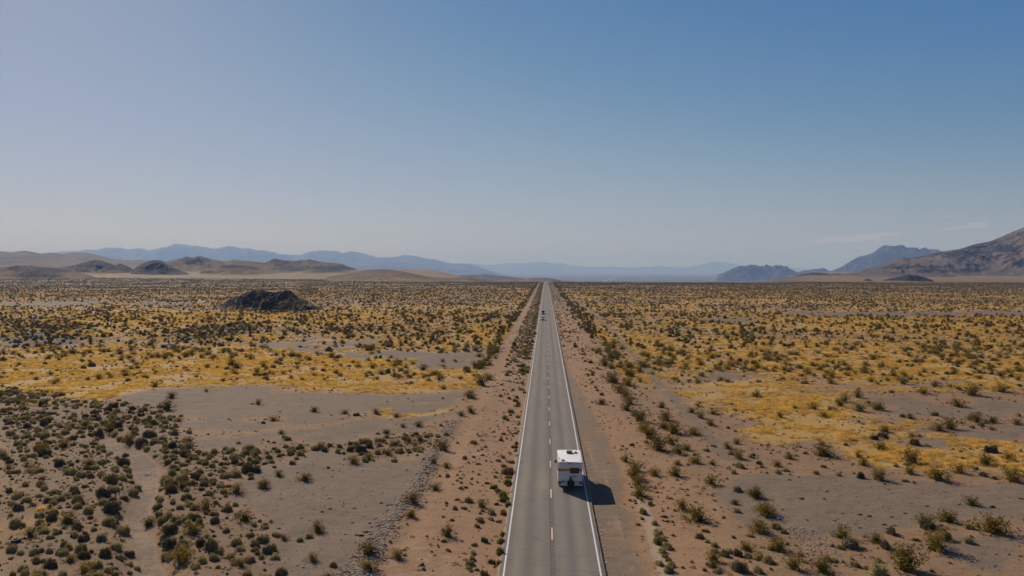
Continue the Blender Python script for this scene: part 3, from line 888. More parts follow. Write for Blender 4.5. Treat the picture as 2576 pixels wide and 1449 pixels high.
def outcrop():
    """the black rock knoll standing on the plain"""
    pts = [(545, 782), (552, 774), (560, 768), (565, 759.5), (578, 753), (589, 749.8), (608, 741), (622, 737), (638, 729.6), (655, 731), (669, 731.5), (685, 736), (699, 735), (708, 733), (718, 730), (728, 731), (732, 734), (738, 738), (745, 744), (766, 754), (785, 764), (803, 771.8), (828, 782.8), (850, 787), (868, 790)]
    return ridge('rock_outcrop', pts, OUT_Y + 8, 26, 24, M_outcrop, amp=0.42, lam=7.0, nu=420, nv=90, seed=61, rockw=1.0, grassw=.6, conc=0.8, crest_n=0.22,
                 dark_spots=((700, 760, 40, 6, -.12), (770, 765, 50, 8, -.35), (590, 778, 30, 6, -.3), (760, 752, 20, 4, -.4)))
oc = outcrop()
tag(oc, 'jagged black basalt knoll rising from the ochre plain', 'rock outcrop')

# ------------------------------------------------------------------ plants
M_creosote = foliage_material('creosote_leaves', (0.200, 0.140, 0.026), (0.280, 0.190, 0.034), (0.135, 0.110, 0.028), 0.32)
M_sage = foliage_material('sage_leaves', (0.335, 0.268, 0.108), (0.490, 0.395, 0.170), (0.310, 0.215, 0.085), 0.27)
M_salt = foliage_material('saltbush_leaves', (0.115, 0.085, 0.040), (0.190, 0.145, 0.072), (0.26, 0.205, 0.115), 0.22)
M_green = foliage_material('green_leaves', (0.200, 0.195, 0.034), (0.290, 0.265, 0.060), (0.170, 0.160, 0.040), 0.42)
M_dry = foliage_material('dry_brown_leaves', (0.290, 0.165, 0.060), (0.370, 0.225, 0.085), (0.22, 0.145, 0.055), 0.25)
M_twig = simple('twig_bark', (0.12, 0.085, 0.06), 0.9, var=0.4)
M_grass = foliage_material('dry_grass_blades', (0.68, 0.43, 0.095), (0.76, 0.50, 0.125), (0.58, 0.37, 0.095), 0.45)

def quads(P, S, rg, flat=0.0):
    """a leaf-sized quad at every point, turned at random"""
    n = len(P)
    a = rg.normal(size=(n, 3)); a[:, 2] *= (1 - flat)
    a /= np.linalg.norm(a, axis=1)[:, None] + 1e-9
    b_ = np.cross(a, rg.normal(size=(n, 3)))
    b_ /= np.linalg.norm(b_, axis=1)[:, None] + 1e-9
    S = np.asarray(S)[:, None]
    V = np.stack([P - a * S - b_ * S * .6, P + a * S - b_ * S * .6, P + a * S + b_ * S * .6, P - a * S + b_ * S * .6], 1).reshape(-1, 3)
    F = np.arange(4 * n).reshape(n, 4)
    return V, F

def lump(rx, ry, rz, rg, seed, n=9, m=6, rough=.22):
    """an uneven dome used as the dense heart of a shrub"""
    vs, fs = [(0, 0, rz * (1 + (rg.random() - .5) * rough))], []
    for j in range(1, m):
        ph = j / (m - 1) * math.pi * 0.56
        for i in range(n):
            th = 2 * math.pi * i / n + j * .3
            k = 1 + (rg.random() - .5) * 2 * rough
            vs.append((rx * k * math.sin(ph) * math.cos(th), ry * k * math.sin(ph) * math.sin(th), max(-.05, rz * k * math.cos(ph))))
    for i in range(n): fs.append((0, 1 + i, 1 + (i + 1) % n))
    for j in range(1, m - 1):
        for i in range(n):
            a = 1 + (j - 1) * n + i; b_ = 1 + (j - 1) * n + (i + 1) % n
            fs.append((a, a + n, b_ + n, b_))
    return vs, fs

def raw_mesh(name, V, F4, mats, mi=None, F3=None):
    me = bpy.data.meshes.new(name)
    faces = [tuple(f) for f in F4]
    me.from_pydata([tuple(v) for v in V], [], faces)
    for m in mats: me.materials.append(m)
    if mi is not None: me.polygons.foreach_set('material_index', mi)
    me.update()
    return me

def creosote_mesh(seed, leaves=520, mat=M_creosote, spread=1.0, tall=0.78):
    """unit creosote bush (width about 1): open fan of stems, leaf tufts along their outer halves. Returns (leaf mesh, stem mesh)"""
    rg = np.random.default_rng(seed)
    st = MB()
    P, S = [], []
    nb = 15
    hts = []
    for k in range(nb):
        th = 2 * math.pi * k / nb + rg.normal() * .25
        tilt = abs(rg.normal()) * .35 + (0.15 if k % 3 else .75)
        tilt = min(tilt, 1.25)
        L = (0.50 + rg.random() * .28) * (1.0 if tilt < .9 else .85)
        bend = .18 * rg.normal()
        dx, dy, dz = math.sin(tilt) * math.cos(th) * spread, math.sin(tilt) * math.sin(th) * spread, math.cos(tilt) * tall / .62
        p0 = np.array([rg.normal() * .03, rg.normal() * .03, -.03])
        p1 = p0 + np.array([dx, dy, dz]) * L * .5 + np.array([0, 0, bend * .2])
        p2 = p0 + np.array([dx * 1.08, dy * 1.08, dz * .95]) * L
        st.tube(p0, p1, .011, .007, 4)
        st.tube(p1, p2, .007, .003, 4)
        m = leaves // nb
        t = rg.random(m) ** .6
        t = .28 + .78 * t
        base = np.where(t[:, None] < .5, p0 + (p1 - p0) * (t[:, None] * 2), p1 + (p2 - p1) * (t[:, None] * 2 - 1))
        rad = .030 + .055 * t
        off = rg.normal(size=(m, 3)) * rad[:, None]
        off[:, 2] *= .8
        # tufts rather than an even cloud
        cent = base + off
        cl = rg.integers(0, 5, m)
        tuft = rg.normal(size=(5, 3)) * .05
        P.append(cent + tuft[cl])
        S.append(.014 + rg.random(m) * .022)
    P = np.concatenate(P); S = np.concatenate(S)
    P[:, 2] = np.maximum(P[:, 2], 0.01)
    V, F = quads(P, S, rg)
    core_v, core_f = lump(.24, .24, .40 * tall, rg, seed, 8, 5, .35)
    b0 = len(V)
    V = np.concatenate([V, np.array(core_v) + np.array([0, 0, .04])])
    F = list(map(tuple, F)) + [tuple(b0 + i for i in f) for f in core_f]
    return raw_mesh('foliage', V, F, [mat]), st

def mound_mesh(seed, leaves=520, mat=M_sage, h=.52, lobes=5, rough=.16):
    """unit rounded shrub: overlapping domes thick with small upright leaves"""
    rg = np.random.default_rng(seed)
    V, F = [], []
    P, S = [], []
    n0 = 0
    for k in range(lobes):
        th = rg.random() * 6.28
        d = .12 + .20 * math.sqrt(rg.random()) if k else .05
        r = (.33 if k == 0 else .15 + rg.random() * .15)
        hh = h * (1.0 if k == 0 else .70 + rg.random() * .35)
        cx, cy = d * math.cos(th), d * math.sin(th) * .9
        lv, lf = lump(r * .74, r * .74, hh * .74, rg, seed + k, 9, 5, rough)
        V += [(x + cx, y + cy, z) for x, y, z in lv]
        F += [tuple(n0 + i for i in f) for f in lf]
        n0 += len(lv)
        m = leaves // lobes
        ph = np.arccos(1 - rg.random(m) * 1.0)
        tt = rg.random(m) * 6.283
        k_ = .96 + rg.normal(size=m) * .10
        P.append(np.stack([cx + r * k_ * np.sin(ph) * np.cos(tt), cy + r * k_ * np.sin(ph) * np.sin(tt), np.maximum(.01, hh * k_ * np.cos(ph))], 1))
        S.append(.016 + rg.random(m) * .022)
    Vq, Fq = quads(np.concatenate(P), np.concatenate(S), rg, .0)
    F += [tuple(n0 + i for i in f) for f in Fq]
    return raw_mesh('shrub', np.concatenate([np.array(V), Vq]), F, [mat])

def tuft_mesh(seed, blades=70, spread=.5, h=.34):
    rg = np.random.default_rng(seed)
    V, F = [], []
    for k in range(blades):
        a, r = rg.random() * 6.283, spread * math.sqrt(rg.random())
        x, y = r * math.cos(a), r * math.sin(a)
        hh = h * (.6 + .6 * rg.random()) * (1 - .45 * r / spread)
        lx, ly = rg.normal() * .10, rg.normal() * .10
        t = rg.random() * 6.283
        wx, wy = math.cos(t) * .018, math.sin(t) * .018
        n = len(V)
        V += [(x - wx, y - wy, -.02), (x + wx, y + wy, -.02), (x + lx + wx * .5, y + ly + wy * .5, hh), (x + lx - wx * .5, y + ly - wy * .5, hh * .92)]
        F.append((n, n + 1, n + 2, n + 3))
    return raw_mesh('dry_grass', np.array(V), F, [M_grass])

def far_mesh(seed, mat, h=.55, n=34, spiky=0.0):
    """small-scale shrub for the far plain: a core dome and a ruffle of leaf clumps"""
    rg = np.random.default_rng(seed)
    V, F = lump(.36, .36, h * .85, rg, seed, 7, 4, .25 + spiky * .3)
    n0 = len(V)
    ph = np.arccos(1 - rg.random(n)); tt = rg.random(n) * 6.283
    k_ = 1 + rg.normal(size=n) * (.10 + spiky * .15)
    P = np.stack([.43 * k_ * np.sin(ph) * np.cos(tt), .43 * k_ * np.sin(ph) * np.sin(tt), np.maximum(.02, h * k_ * np.cos(ph))], 1)
    Vq, Fq = quads(P, .045 + rg.random(n) * .04, rg)
    return raw_mesh('shrub', np.concatenate([np.array(V), Vq]), list(F) + [tuple(n0 + i for i in f) for f in Fq], [mat])

def stem_mesh(st):
    me = bpy.data.meshes.new('branches')
    me.from_pydata(st.v, [], st.f)
    me.materials.append(M_twig)
    return me
def joined(leaf, st, mat):
    """leaves and stems of a bush as one mesh"""
    V = [tuple(v.co) for v in leaf.vertices]
    F = [tuple(p.vertices) for p in leaf.polygons]
    n, k = len(V), len(F)
    V += st.v
    F += [tuple(n + i for i in f) for f in st.f]
    return raw_mesh('bush', V, F, [mat, M_twig], [0] * k + [1] * len(st.f))

CREO = [creosote_mesh(100 + k, 840, tall=.50 + .08 * (k % 3)) for k in range(6)]
CREO_ST = [stem_mesh(c[1]) for c in CREO]
MESH = {
    'creosote_bush': [joined(c[0], c[1], M_creosote) for c in CREO],
    'sagebrush': [mound_mesh(200 + k, 760, M_sage, .40 + .06 * (k % 3), 5 + k % 3) for k in range(6)],
    'saltbush': [mound_mesh(300 + k, 820, M_salt, .46 + .05 * (k % 3), 6, .22) for k in range(5)],
    'green_bush': [mound_mesh(400 + k, 560, M_green, .60, 5, .25) for k in range(4)],
    'dry_shrub': [mound_mesh(500 + k, 460, M_dry, .42, 4, .2) for k in range(4)],
}

# shrubs one can pick out in the photograph: (x, y, width) in four enlargements of its lower half
K = 1845 / 1100.0 * 4096 / 2576
CROP = {1: 0, 2: 1000, 3: 2000, 4: 2996}
SEEN = {
 ('C', 2): [(695,690,75),(790,665,70),(925,635,60),(368,805,95),(193,780,70),(92,860,80),(430,345,50),(635,360,55),(845,360,60),(1130,445,60),(1025,450,45),(1295,600,95),(1110,580,60),(1065,550,45),(210,495,50),(1550,170,100),(1475,250,85),(1480,350,60),(1415,370,50),(1245,870,80),(1318,720,60),(1090,950,110),(1080,1050,85),(1230,690,50),(1325,1180,95),(455,1150,95),(228,1205,65),(420,1345,75),(795,1305,140),(790,1400,115),(990,1330,100),(1555,985,78),(1600,130,60)],
 ('D', 2): [(335,600,70),(490,610,80),(675,610,65),(745,635,50),(135,660,60),(600,585,50),(40,750,90),(130,1290,115),(200,1440,125)],
 ('S', 2): [(590,620,60),(270,635,70),(145,690,60),(280,700,60),(165,720,40),(310,665,50),(860,575,60),(920,520,50),(780,540,50),(1150,600,45),(165,600,50),(100,1115,60),(85,1215,95),(170,1330,90),(335,1215,60),(400,1190,70),(80,1330,60),(30,1280,70),(960,600,45),(910,560,45),(1260,545,40),(1315,505,45),(1750,350,60),(1610,1030,85),(1500,1300,60),(1490,1340,65),(1475,1372,80),(1470,1405,60),(1465,950,70),(1300,1220,50),(1090,510,35),(1000,560,35)],
 ('G', 2): [(1710,390,45),(1725,407,35),(1790,255,40),(1780,280,45),(1800,300,35),(1740,262,35),(1735,830,75),(1705,920,95),(1695,950,60),(1730,980,70),(1640,862,60),(1700,1180,65),(1572,1220,62),(1682,1228,70),(1672,1305,95),(1622,1362,60),(1672,1372,60)],
 ('B', 2): [(550,1385,80),(1500,560,70),(1775,590,70),(1780,612,45),(1700,500,45),(1780,495,40),(1580,585,35),(1685,540,50),(1755,690,60),(1700,715,50),(1665,680,45),(1695,655,45),(1725,757,120),(1735,790,60),(1665,885,60),(1655,970,45),(1700,1035,80),(1560,1015,40),(1545,1085,85),(1615,1072,60),(1525,1122,60),(1668,1088,45),(1720,1112,40),(1505,1245,50),(1520,1412,45),(1580,1440,90),(1350,1078,50),(1370,1002,55),(1440,1002,45),(1390,940,40),(1415,865,50),(1420,825,40),(1325,782,50),(1330,1282,50),(1590,830,40),(1755,895,45),(1530,700,40),(1500,655,35),(1560,640,35),(1790,650,40),(1650,790,40)],
 ('C', 3): [(700,40,75),(750,150,110),(860,170,90),(805,220,95),(840,250,80),(865,292,88),(850,335,80),(905,375,60),(940,410,112),(970,475,112),(1110,400,92),(1105,460,82),(1165,490,110),(1000,525,112),(1145,560,92),(1060,600,135),(680,297,66),(1085,320,62),(960,45,80),(810,55,45),(935,82,52),(855,105,35),(1300,500,85),(1195,625,82),(1250,602,60),(1190,702,60),(1310,692,92),(840,682,66),(910,740,95),(905,795,125),(930,850,105),(935,912,105),(1175,777,92),(1415,832,86),(1525,592,60),(1550,632,55),(1600,662,84),(1425,702,50),(1345,387,62),(1285,352,52),(1430,362,60),(1410,437,66),(1325,312,46),(1590,562,60),(1220,997,88),(1320,1075,155),(1575,967,62),(1710,920,95),(1775,1022,112),(1735,1152,120),(1655,1277,95),(1435,1347,105),(1430,1392,80),(1245,50,45),(1480,135,40),(1560,45,60),(1720,250,60),(1845,1225,60)],
 ('G', 3): [(960,1030,78),(1060,1232,92),(1165,1180,32),(1008,970,50),(150,80,55),(945,942,42)],
 ('S', 3): [(985,555,45),(1385,612,52),(1430,580,50),(1235,642,52),(1565,762,62),(1590,880,82),(1610,722,92),(1305,637,40),(1060,1175,92),(1085,1205,62),(1115,1262,102),(1095,1292,70),(1110,1322,60),(1145,1385,70),(1140,1420,85),(1390,1222,50),(1440,1252,70),(1435,1287,60),(1540,1292,80),(1660,1322,72),(1720,1312,92),(1800,1352,90),(1730,1422,90),(1680,1182,62),(1450,1422,70),(1030,1102,60),(1820,1272,62),(640,187,35),(620,150,35),(650,207,35)],
 ('D', 3): [(1500,1312,80),(1600,1312,92),(1620,1412,130),(1735,697,50),(1700,640,45)],
 ('B', 3): [(885,573,45),(820,580,28),(910,962,36),(930,1106,52),(1105,1056,42),(1120,1086,32),(1155,1090,36),(1130,1352,65),(1380,1152,60),(1345,1192,84),(905,946,32),(1580,1020,70),(1055,890,30),(1230,1395,40)],
 ('C', 4): [(45,922,84),(110,1042,118),(60,1142,112),(195,1272,125),(870,802,112),(1080,762,76),(1265,802,130),(770,707,82),(1090,692,130),(1585,702,100),(1740,672,82),(1410,757,92),(1770,812,142),(1520,417,95),(1350,462,100),(1270,472,92),(910,482,70),(1395,312,92),(1500,237,102),(740,342,80),(865,332,90),(610,312,62),(500,382,62),(620,1192,118),(850,1222,102),(1330,1082,124),(1180,1102,112),(1630,1152,190),(1250,1262,175),(1060,1402,215),(300,1397,125),(490,1422,142),(430,332,72),(310,327,42),(205,382,52),(270,662,66),(500,642,130),(1165,222,72),(730,252,62),(190,712,60),(490,572,52),(545,157,60),(890,47,52),(965,112,60),(820,147,52),(1800,435,60),(1690,215,80),(1080,392,60),(1250,170,60),(1030,160,60),(640,280,70)],
 ('S', 4): [(185,1130,95),(235,1162,60),(50,1332,92),(145,1362,92),(340,1312,60),(370,1357,60),(605,1262,60),(1460,1222,96),(1480,1132,82),(1285,1152,62),(860,1352,72),(880,1440,150),(710,1382,82),(790,1402,62),(510,1342,82),(575,1352,60),(200,762,60),(245,747,60),(455,767,60),(605,777,50),(1245,372,72),(985,717,52),(1560,442,60),(1500,457,50),(220,582,40),(690,547,60),(1340,180,50),(1400,200,60),(950,220,45)],
 ('D', 4): [(690,1252,142),(915,1262,92),(1200,1132,112),(1295,1202,112),(1020,1302,82),(960,1167,104),(745,792,70),(1100,567,90),(900,522,82),(840,532,62),(1620,617,102),(1575,777,70)],
 ('B', 4): [(1225,1417,52),(1050,817,52),(1100,827,40),(1650,797,62),(1120,1212,60),(60,692,40),(500,722,50)],
 ('D', 1): [(300,640,92),(265,602,92),(390,707,92),(285,532,60),(950,587,92),(900,477,72),(820,702,122),(755,822,112),(700,912,112),(735,1012,152),(765,1082,112),(125,1002,92),(65,887,62),(350,1382,125),(1150,1152,112),(1150,1252,125),(1340,1242,92),(1440,1092,92),(1225,642,92),(1310,792,102),(1370,842,72),(1160,882,112),(720,1312,122),(870,1312,82),(515,897,62),(1655,742,150),(40,672,62),(840,640,60),(1580,690,70)],
 ('C', 1): [(425,582,92),(575,442,82),(125,292,62),(740,472,82),(1150,252,62),(1120,332,92),(1040,182,62),(1585,892,92),(1765,852,76),(455,1092,112),(205,1182,82),(1000,1112,92),(1230,862,92),(1220,1352,142),(1290,1162,122),(470,1352,92),(1640,1072,102),(1615,1382,72),(570,1432,112),(1380,1002,92),(600,712,82),(845,110,60),(1590,60,60),(60,735,60),(180,712,55)],
 ('S', 1): [(670,602,92),(830,1162,122),(385,1162,82),(500,1182,82),(630,1142,62),(220,1302,92),(270,1287,62),(430,1242,72),(1110,822,112),(1220,802,102),(1060,992,92),(1250,932,92),(1400,902,72),(1480,852,72),(1280,1052,82),(1520,1012,82),(1780,1127,60),(1510,1152,72),(1110,1332,92),(870,1372,62),(920,1402,62),(1310,1392,92),(1430,1332,92),(1540,1332,82),(1770,1212,92),(420,1442,82),(85,1442,62),(890,912,92),(700,962,92),(1130,1052,82),(75,1335,50),(1390,1190,70),(1680,1180,70),(1260,1100,70),(1600,560,40),(500,410,60),(820,415,50),(720,360,45),(480,450,80),(330,400,60)],
 ('B', 1): [(830,932,80),(1680,800,60),(1450,960,60),(1380,680,50),(1100,600,60)],
}
KN = {'C': 'creosote_bush', 'S': 'sagebrush', 'D': 'saltbush', 'G': 'green_bush', 'B': 'dry_shrub'}
plants = []          # (kind, X, Y, width, seen by hand)
for (kk, cr), rows in SEEN.items():
    for cx, cy, cw in rows:
        px, py = (CROP[cr] + cx / (1845 / 1100.0)) / (4096 / 2576), (1440 + cy / (1845 / 1100.0)) / (4096 / 2576)
        hfac = {'C': .26, 'S': .18, 'D': .24, 'G': .24, 'B': .16}[kk]
        pw = cw / K
        X, Y = ground_at(px, py)
        z0 = float(height(np.array([X]), np.array([Y]))[0])
        X, Y = ground_at(px, py, z0)
        plants.append((KN[kk], X, Y, pw * Y / FPX * .95, True))

def blocked(X, Y):
    """no plants on asphalt, in the wheel tracks or in the wash bed"""
    return (np.abs(X - 0.5) < 4.3) | (wash_dist(X, Y) < 0.35)

def scatter(n, y0, y1, seed):
    rg = np.random.default_rng(seed)
    # uniform over the wedge the camera can see, with a margin on both sides
    Y = np.sqrt(rg.random(n) * (y1 ** 2 - y0 ** 2) + y0 ** 2)
    X = Y * (rg.random(n) * 1.62 - 0.90)
    return X, Y, rg
def densities(X, Y, z):
    side = np.abs(X - .5)
    r = np.hypot(X, Y)
    cl = sstep(.35, .62, vnoise(X / 11, Y / 11, 71))
    cl2 = fbm(X / 45, Y / 45, 3, 73)
    open_ = (1 - z['gravel']) * (1 - z['road_zone'])
    D = {}
    D['creosote_bush'] = open_ * (.012 + .030 * cl) * (1 - .8 * z['thick']) + .0012 * z['gravel'] * (1 - z['road_zone'])
    D['sagebrush'] = open_ * (.022 + .060 * sstep(.45, .7, cl2)) * (1 - .7 * (z['grass'] > .5)) + z['thick'] * .42 + .0004
    D['saltbush'] = open_ * .006 + z['thick'] * .07 * cl + z['dark'] * .06
    D['dry_shrub'] = open_ * .032 + z['thick'] * .10
    D['green_bush'] = np.zeros_like(X)
    # verges
    lv = (X < -3.7) & (X > -9.8)
    D['dry_shrub'] = np.where(lv, .085 + .10 * (X > -6.3), D['dry_shrub'])
    D['green_bush'] = np.where(lv & (X > -6.5), .05, D['green_bush'])
    D['sagebrush'] = np.where(lv, .06 + .12 * sstep(140, 260, Y), D['sagebrush'])
    D['creosote_bush'] = np.where(lv, .006, D['creosote_bush'])
    trk = (X < -9.8) & (X > -13.2)
    for k in D: D[k] = np.where(trk, D[k] * .12, D[k])
    row = np.exp(-((X + 14.8) / 1.3) ** 2) * (Y > 130)
    D['creosote_bush'] = D['creosote_bush'] + row * .12
    shx = 14.6 - 3.2 * sstep(160, 70, Y)
    row = np.exp(-((X - shx - 1.5) / 2.3) ** 2) * sstep(80, 95, Y)
    D['creosote_bush'] = D['creosote_bush'] + row * .13 * (.4 + .9 * cl)
    rv = (X > 8.6) & (X < shx - 2.2) & (z['shoulder'] < .3)
    for k in ('creosote_bush', 'saltbush'): D[k] = np.where(rv, .0015, D[k])
    D['dry_shrub'] = np.where(rv, .02, D['dry_shrub'])
    D['sagebrush'] = np.where(rv, .02 + .05 * np.exp(-((X - 9.9) / .8) ** 2), D['sagebrush'])
    D['sagebrush'] = D['sagebrush'] + .10 * sstep(200, 300, Y) * (X > 4.6) * (X < 8)
    for k in D:
        D[k] = D[k] * (1 - .9 * z['track']) * (1 - .97 * z['shoulder'] * (Y < 210))
    return D
WID = {'creosote_bush': (1.35, .36), 'sagebrush': (1.0, .26), 'saltbush': (1.35, .35), 'dry_shrub': (.72, .24), 'green_bush': (1.1, .3)}

seenXY = np.array([(p[1], p[2], p[3]) for p in plants])
far_pts = {k: [] for k in WID}
for (y0, y1, n, seed, thin) in [(40, 170, 16000 * 2, 1, 1.0), (170, 420, 170000, 2, 1.35), (420, 1500, 900000, 3, 1.15)]:
    X, Y, rg = scatter(n, y0, y1, seed)
    area = .81 * (y1 ** 2 - y0 ** 2)
    per = n / area                       # candidates per square metre
    z = zones(X, Y)
    D = densities(X, Y, z)
    bad = blocked(X, Y)
    ocd = np.hypot((X - OUT_X) / 30, (Y - OUT_Y - 4) / 26) < 1
    bad |= ocd & (rg.random(n) < .9)
    u = rg.random(n)
    acc = np.zeros(n)
    tot = sum(D.values()) * thin / per
    kinds = list(D)
    pick = np.full(n, -1)
    for i, k in enumerate(kinds):
        lo = acc
        acc = acc + D[k] * thin / per
        pick[(u >= lo) & (u < acc) & ~bad] = i
    sel = np.where(pick >= 0)[0]
    for i in sel:
        k = kinds[pick[i]]
        m, s_ = WID[k]
        wd = max(.35, m + s_ * rg.normal()) * (1.0 if y0 < 200 else (.88 if y0 < 400 else .84))
        if y0 < 100:
            if Y[i] < 160 and len(seenXY):
                # hand-placed ones keep their room
                dd = np.hypot(seenXY[:, 0] - X[i], seenXY[:, 1] - Y[i])
                if (dd < (seenXY[:, 2] + wd) * .42).any(): continue
                # near the bare foreground the photograph's own shrubs are all listed
                if z['thick'][i] < .4 and (np.abs(X[i] - .5) > 4.5) and rg.random() < .80: continue
                if z['thick'][i] >= .4 and rg.random() < .25: continue
            wd *= .80
        if z['thick'][i] > .4: wd *= 1.15
        plants.append((k, X[i], Y[i], wd, False))
    print('plants', y1, len(sel))

PX, PY = project(np.array([p[1] for p in plants]), np.array([p[2] for p in plants]), np.zeros(len(plants)))
inframe = (PX > -30) & (PX < 2606) & (PY < 1480)
appar = np.array([p[3] / max(p[2], 1) for p in plants]) * FPX
LIMIT = {'creosote_bush': 290, 'sagebrush': 290, 'saltbush': 120, 'dry_shrub': 150, 'green_bush': 60}
WITH_PARTS = 70
order = np.argsort(-appar)
count = {k: 0 for k in WID}
solo, mass = [], {k: [] for k in WID}
for i in order:
    k = plants[i][0]
    if inframe[i] and count[k] < LIMIT[k]:
        count[k] += 1
        solo.append(i)
    else:
        mass[k].append(i)
print('single plants', len(solo), 'massed', sum(map(len, mass.values())))

# ---- words for where a plant stands
def place_words(X, Y, z):
    if X < 0:
        if z['thick'] > .4:
            below = [q for q in WASH if q[1] >= Y] or [WASH[0]]
            where = 'in the wash thicket, gravel-flat side' if X > below[-1][0] else 'in the wash thicket, outer bank'
        elif X > -6.6: where = 'against the oncoming-lane asphalt edge'
        elif X > -9.9: where = 'on the oncoming-lane verge'
        elif X > -13.0: where = 'beside the reddish dirt track'
        elif X > -16: where = 'on the rubble bank'
        elif z['gravel'] > .5: where = 'on grey gravel beyond the dirt track'
        elif z['grass'] > .35: where = 'in yellow grass beyond the dirt track'
        else: where = 'on brown soil beyond the dirt track'
    else:
        if X < 8.6: where = 'at the lay-by edge'
        elif X < 12.0 and Y < 130: where = 'along the pale sand strip'
        elif X < 17.5: where = 'in the lay-by bush row'
        elif z['gravel'] > .5: where = 'on gravel beyond the lay-by bushes'
        elif z['grass'] > .35: where = 'in yellow grass beyond the lay-by'
        else: where = 'on brown soil beyond the lay-by'
    for lim, d in ((62, 'at the very bottom'), (70, 'in the bottom rows'), (78, 'short of the motorhome'), (90, 'level with the motorhome'), (104, 'just past the motorhome'),
                   (124, 'some way past the motorhome'), (155, 'well past the motorhome'), (200, 'midway up the plain'), (1e9, 'far up the plain')):
        if Y < lim: break
    out = ''
    if abs(X) > 17:
        out = 'inner' if abs(X) < 26 else ('outlying' if abs(X) < 42 else 'outermost')
    return where, d, out
LOOK = {'creosote_bush': 'olive creosote bush', 'sagebrush': 'pale sagebrush mound', 'saltbush': 'dark saltbush', 'dry_shrub': 'dry brown shrub', 'green_bush': 'green bush'}
GROUPS = {'creosote_bush': 'creosote bushes scattered over the desert plain', 'sagebrush': 'pale sagebrush mounds around the wash and verges', 'saltbush': 'dark saltbushes', 'dry_shrub': 'dry brown shrubs', 'green_bush': 'green bushes on the road verge'}
SIZE = {'creosote_bush': (1.2, 1.7), 'sagebrush': (.75, 1.15), 'saltbush': (1.1, 1.6), 'dry_shrub': (.6, .9), 'green_bush': (.9, 1.3)}
cells = {}
zp = zones(np.array([plants[i][1] for i in solo]), np.array([plants[i][2] for i in solo]))
for j, i in enumerate(solo):
    k, X, Y, wd, _ = plants[i]
    where, d, out = place_words(X, Y, {q: float(zp[q][j]) for q in zp})
    sz_ = 'small' if wd < SIZE[k][0] else ('mid-sized' if wd < SIZE[k][1] else 'big')
    cells.setdefault((k, where, d, out, sz_), []).append(i)
label_of = {}
for (k, where, d, out, sz_), mem in cells.items():
    what = f'{sz_} {out} {LOOK[k]}'.replace('  ', ' ')
    if len(mem) == 1:
        label_of[mem[0]] = f'{what} {where}, {d}'
        continue
    left_ = list(mem)
    for word, key in (('widest', lambda i: -plants[i][3]), ('narrowest', lambda i: plants[i][3]), ('roadmost', lambda i: abs(plants[i][1] - .5)), ('frontmost', lambda i: plants[i][2]),
                      ('rearmost', lambda i: -plants[i][2]), ('second widest', lambda i: -plants[i][3]), ('second frontmost', lambda i: plants[i][2]), ('second rearmost', lambda i: -plants[i][2])):
        if not left_: break
        q = min(left_, key=key)
        label_of[q] = f'{word} {what} {where}, {d}'
        left_.remove(q)
    for i in left_: label_of[i] = f'{what} among its like {where}, {d}'
def short(t):
    for a, b_ in ((', gravel-flat side', ' by the gravel'), (' among its like', ''), (' beyond the lay-by', ' past the lay-by'), ('some way past', 'past'), ('level with the', 'by the'), (' at the near end', ' near'), ("on the motorhome's side", 'past the lay-by'), ('bare ', '')):
        if len(t.split()) > 14: t = t.replace(a, b_)
    return ' '.join(t.split()[:16])

rg = np.random.default_rng(99)
n_parts = 0
hz = height(np.array([p[1] for p in plants]), np.array([p[2] for p in plants]))
for i in solo:
    k, X, Y, wd, _ = plants[i]
    sz = wd * (1.10 if k == 'creosote_bush' else 1.0)
    if k == 'creosote_bush' and n_parts < WITH_PARTS:
        n_parts += 1
        v_ = int(rg.integers(0, len(CREO)))
        o = empty(k, (X, Y, hz[i] - .02), rg.random() * 6.283)
        o.scale = (sz, sz, sz * (.9 + .25 * rg.random()))
        for nm, me in (('foliage', CREO[v_][0]), ('branches', CREO_ST[v_])):
            c = bpy.data.objects.new(nm, me)
            col.objects.link(c)
            c.parent = o
    else:
        me = MESH[k][int(rg.integers(0, len(MESH[k])))]
        o = bpy.data.objects.new(k, me)
        col.objects.link(o)
        o.location = (X, Y, hz[i] - .02)
        o.rotation_euler = (0, 0, rg.random() * 6.283)
        o.scale = (sz, sz * (.85 + .3 * rg.random()), sz * (.85 + .3 * rg.random()))
    tag(o, short(label_of[i]), 'shrub', GROUPS[k])

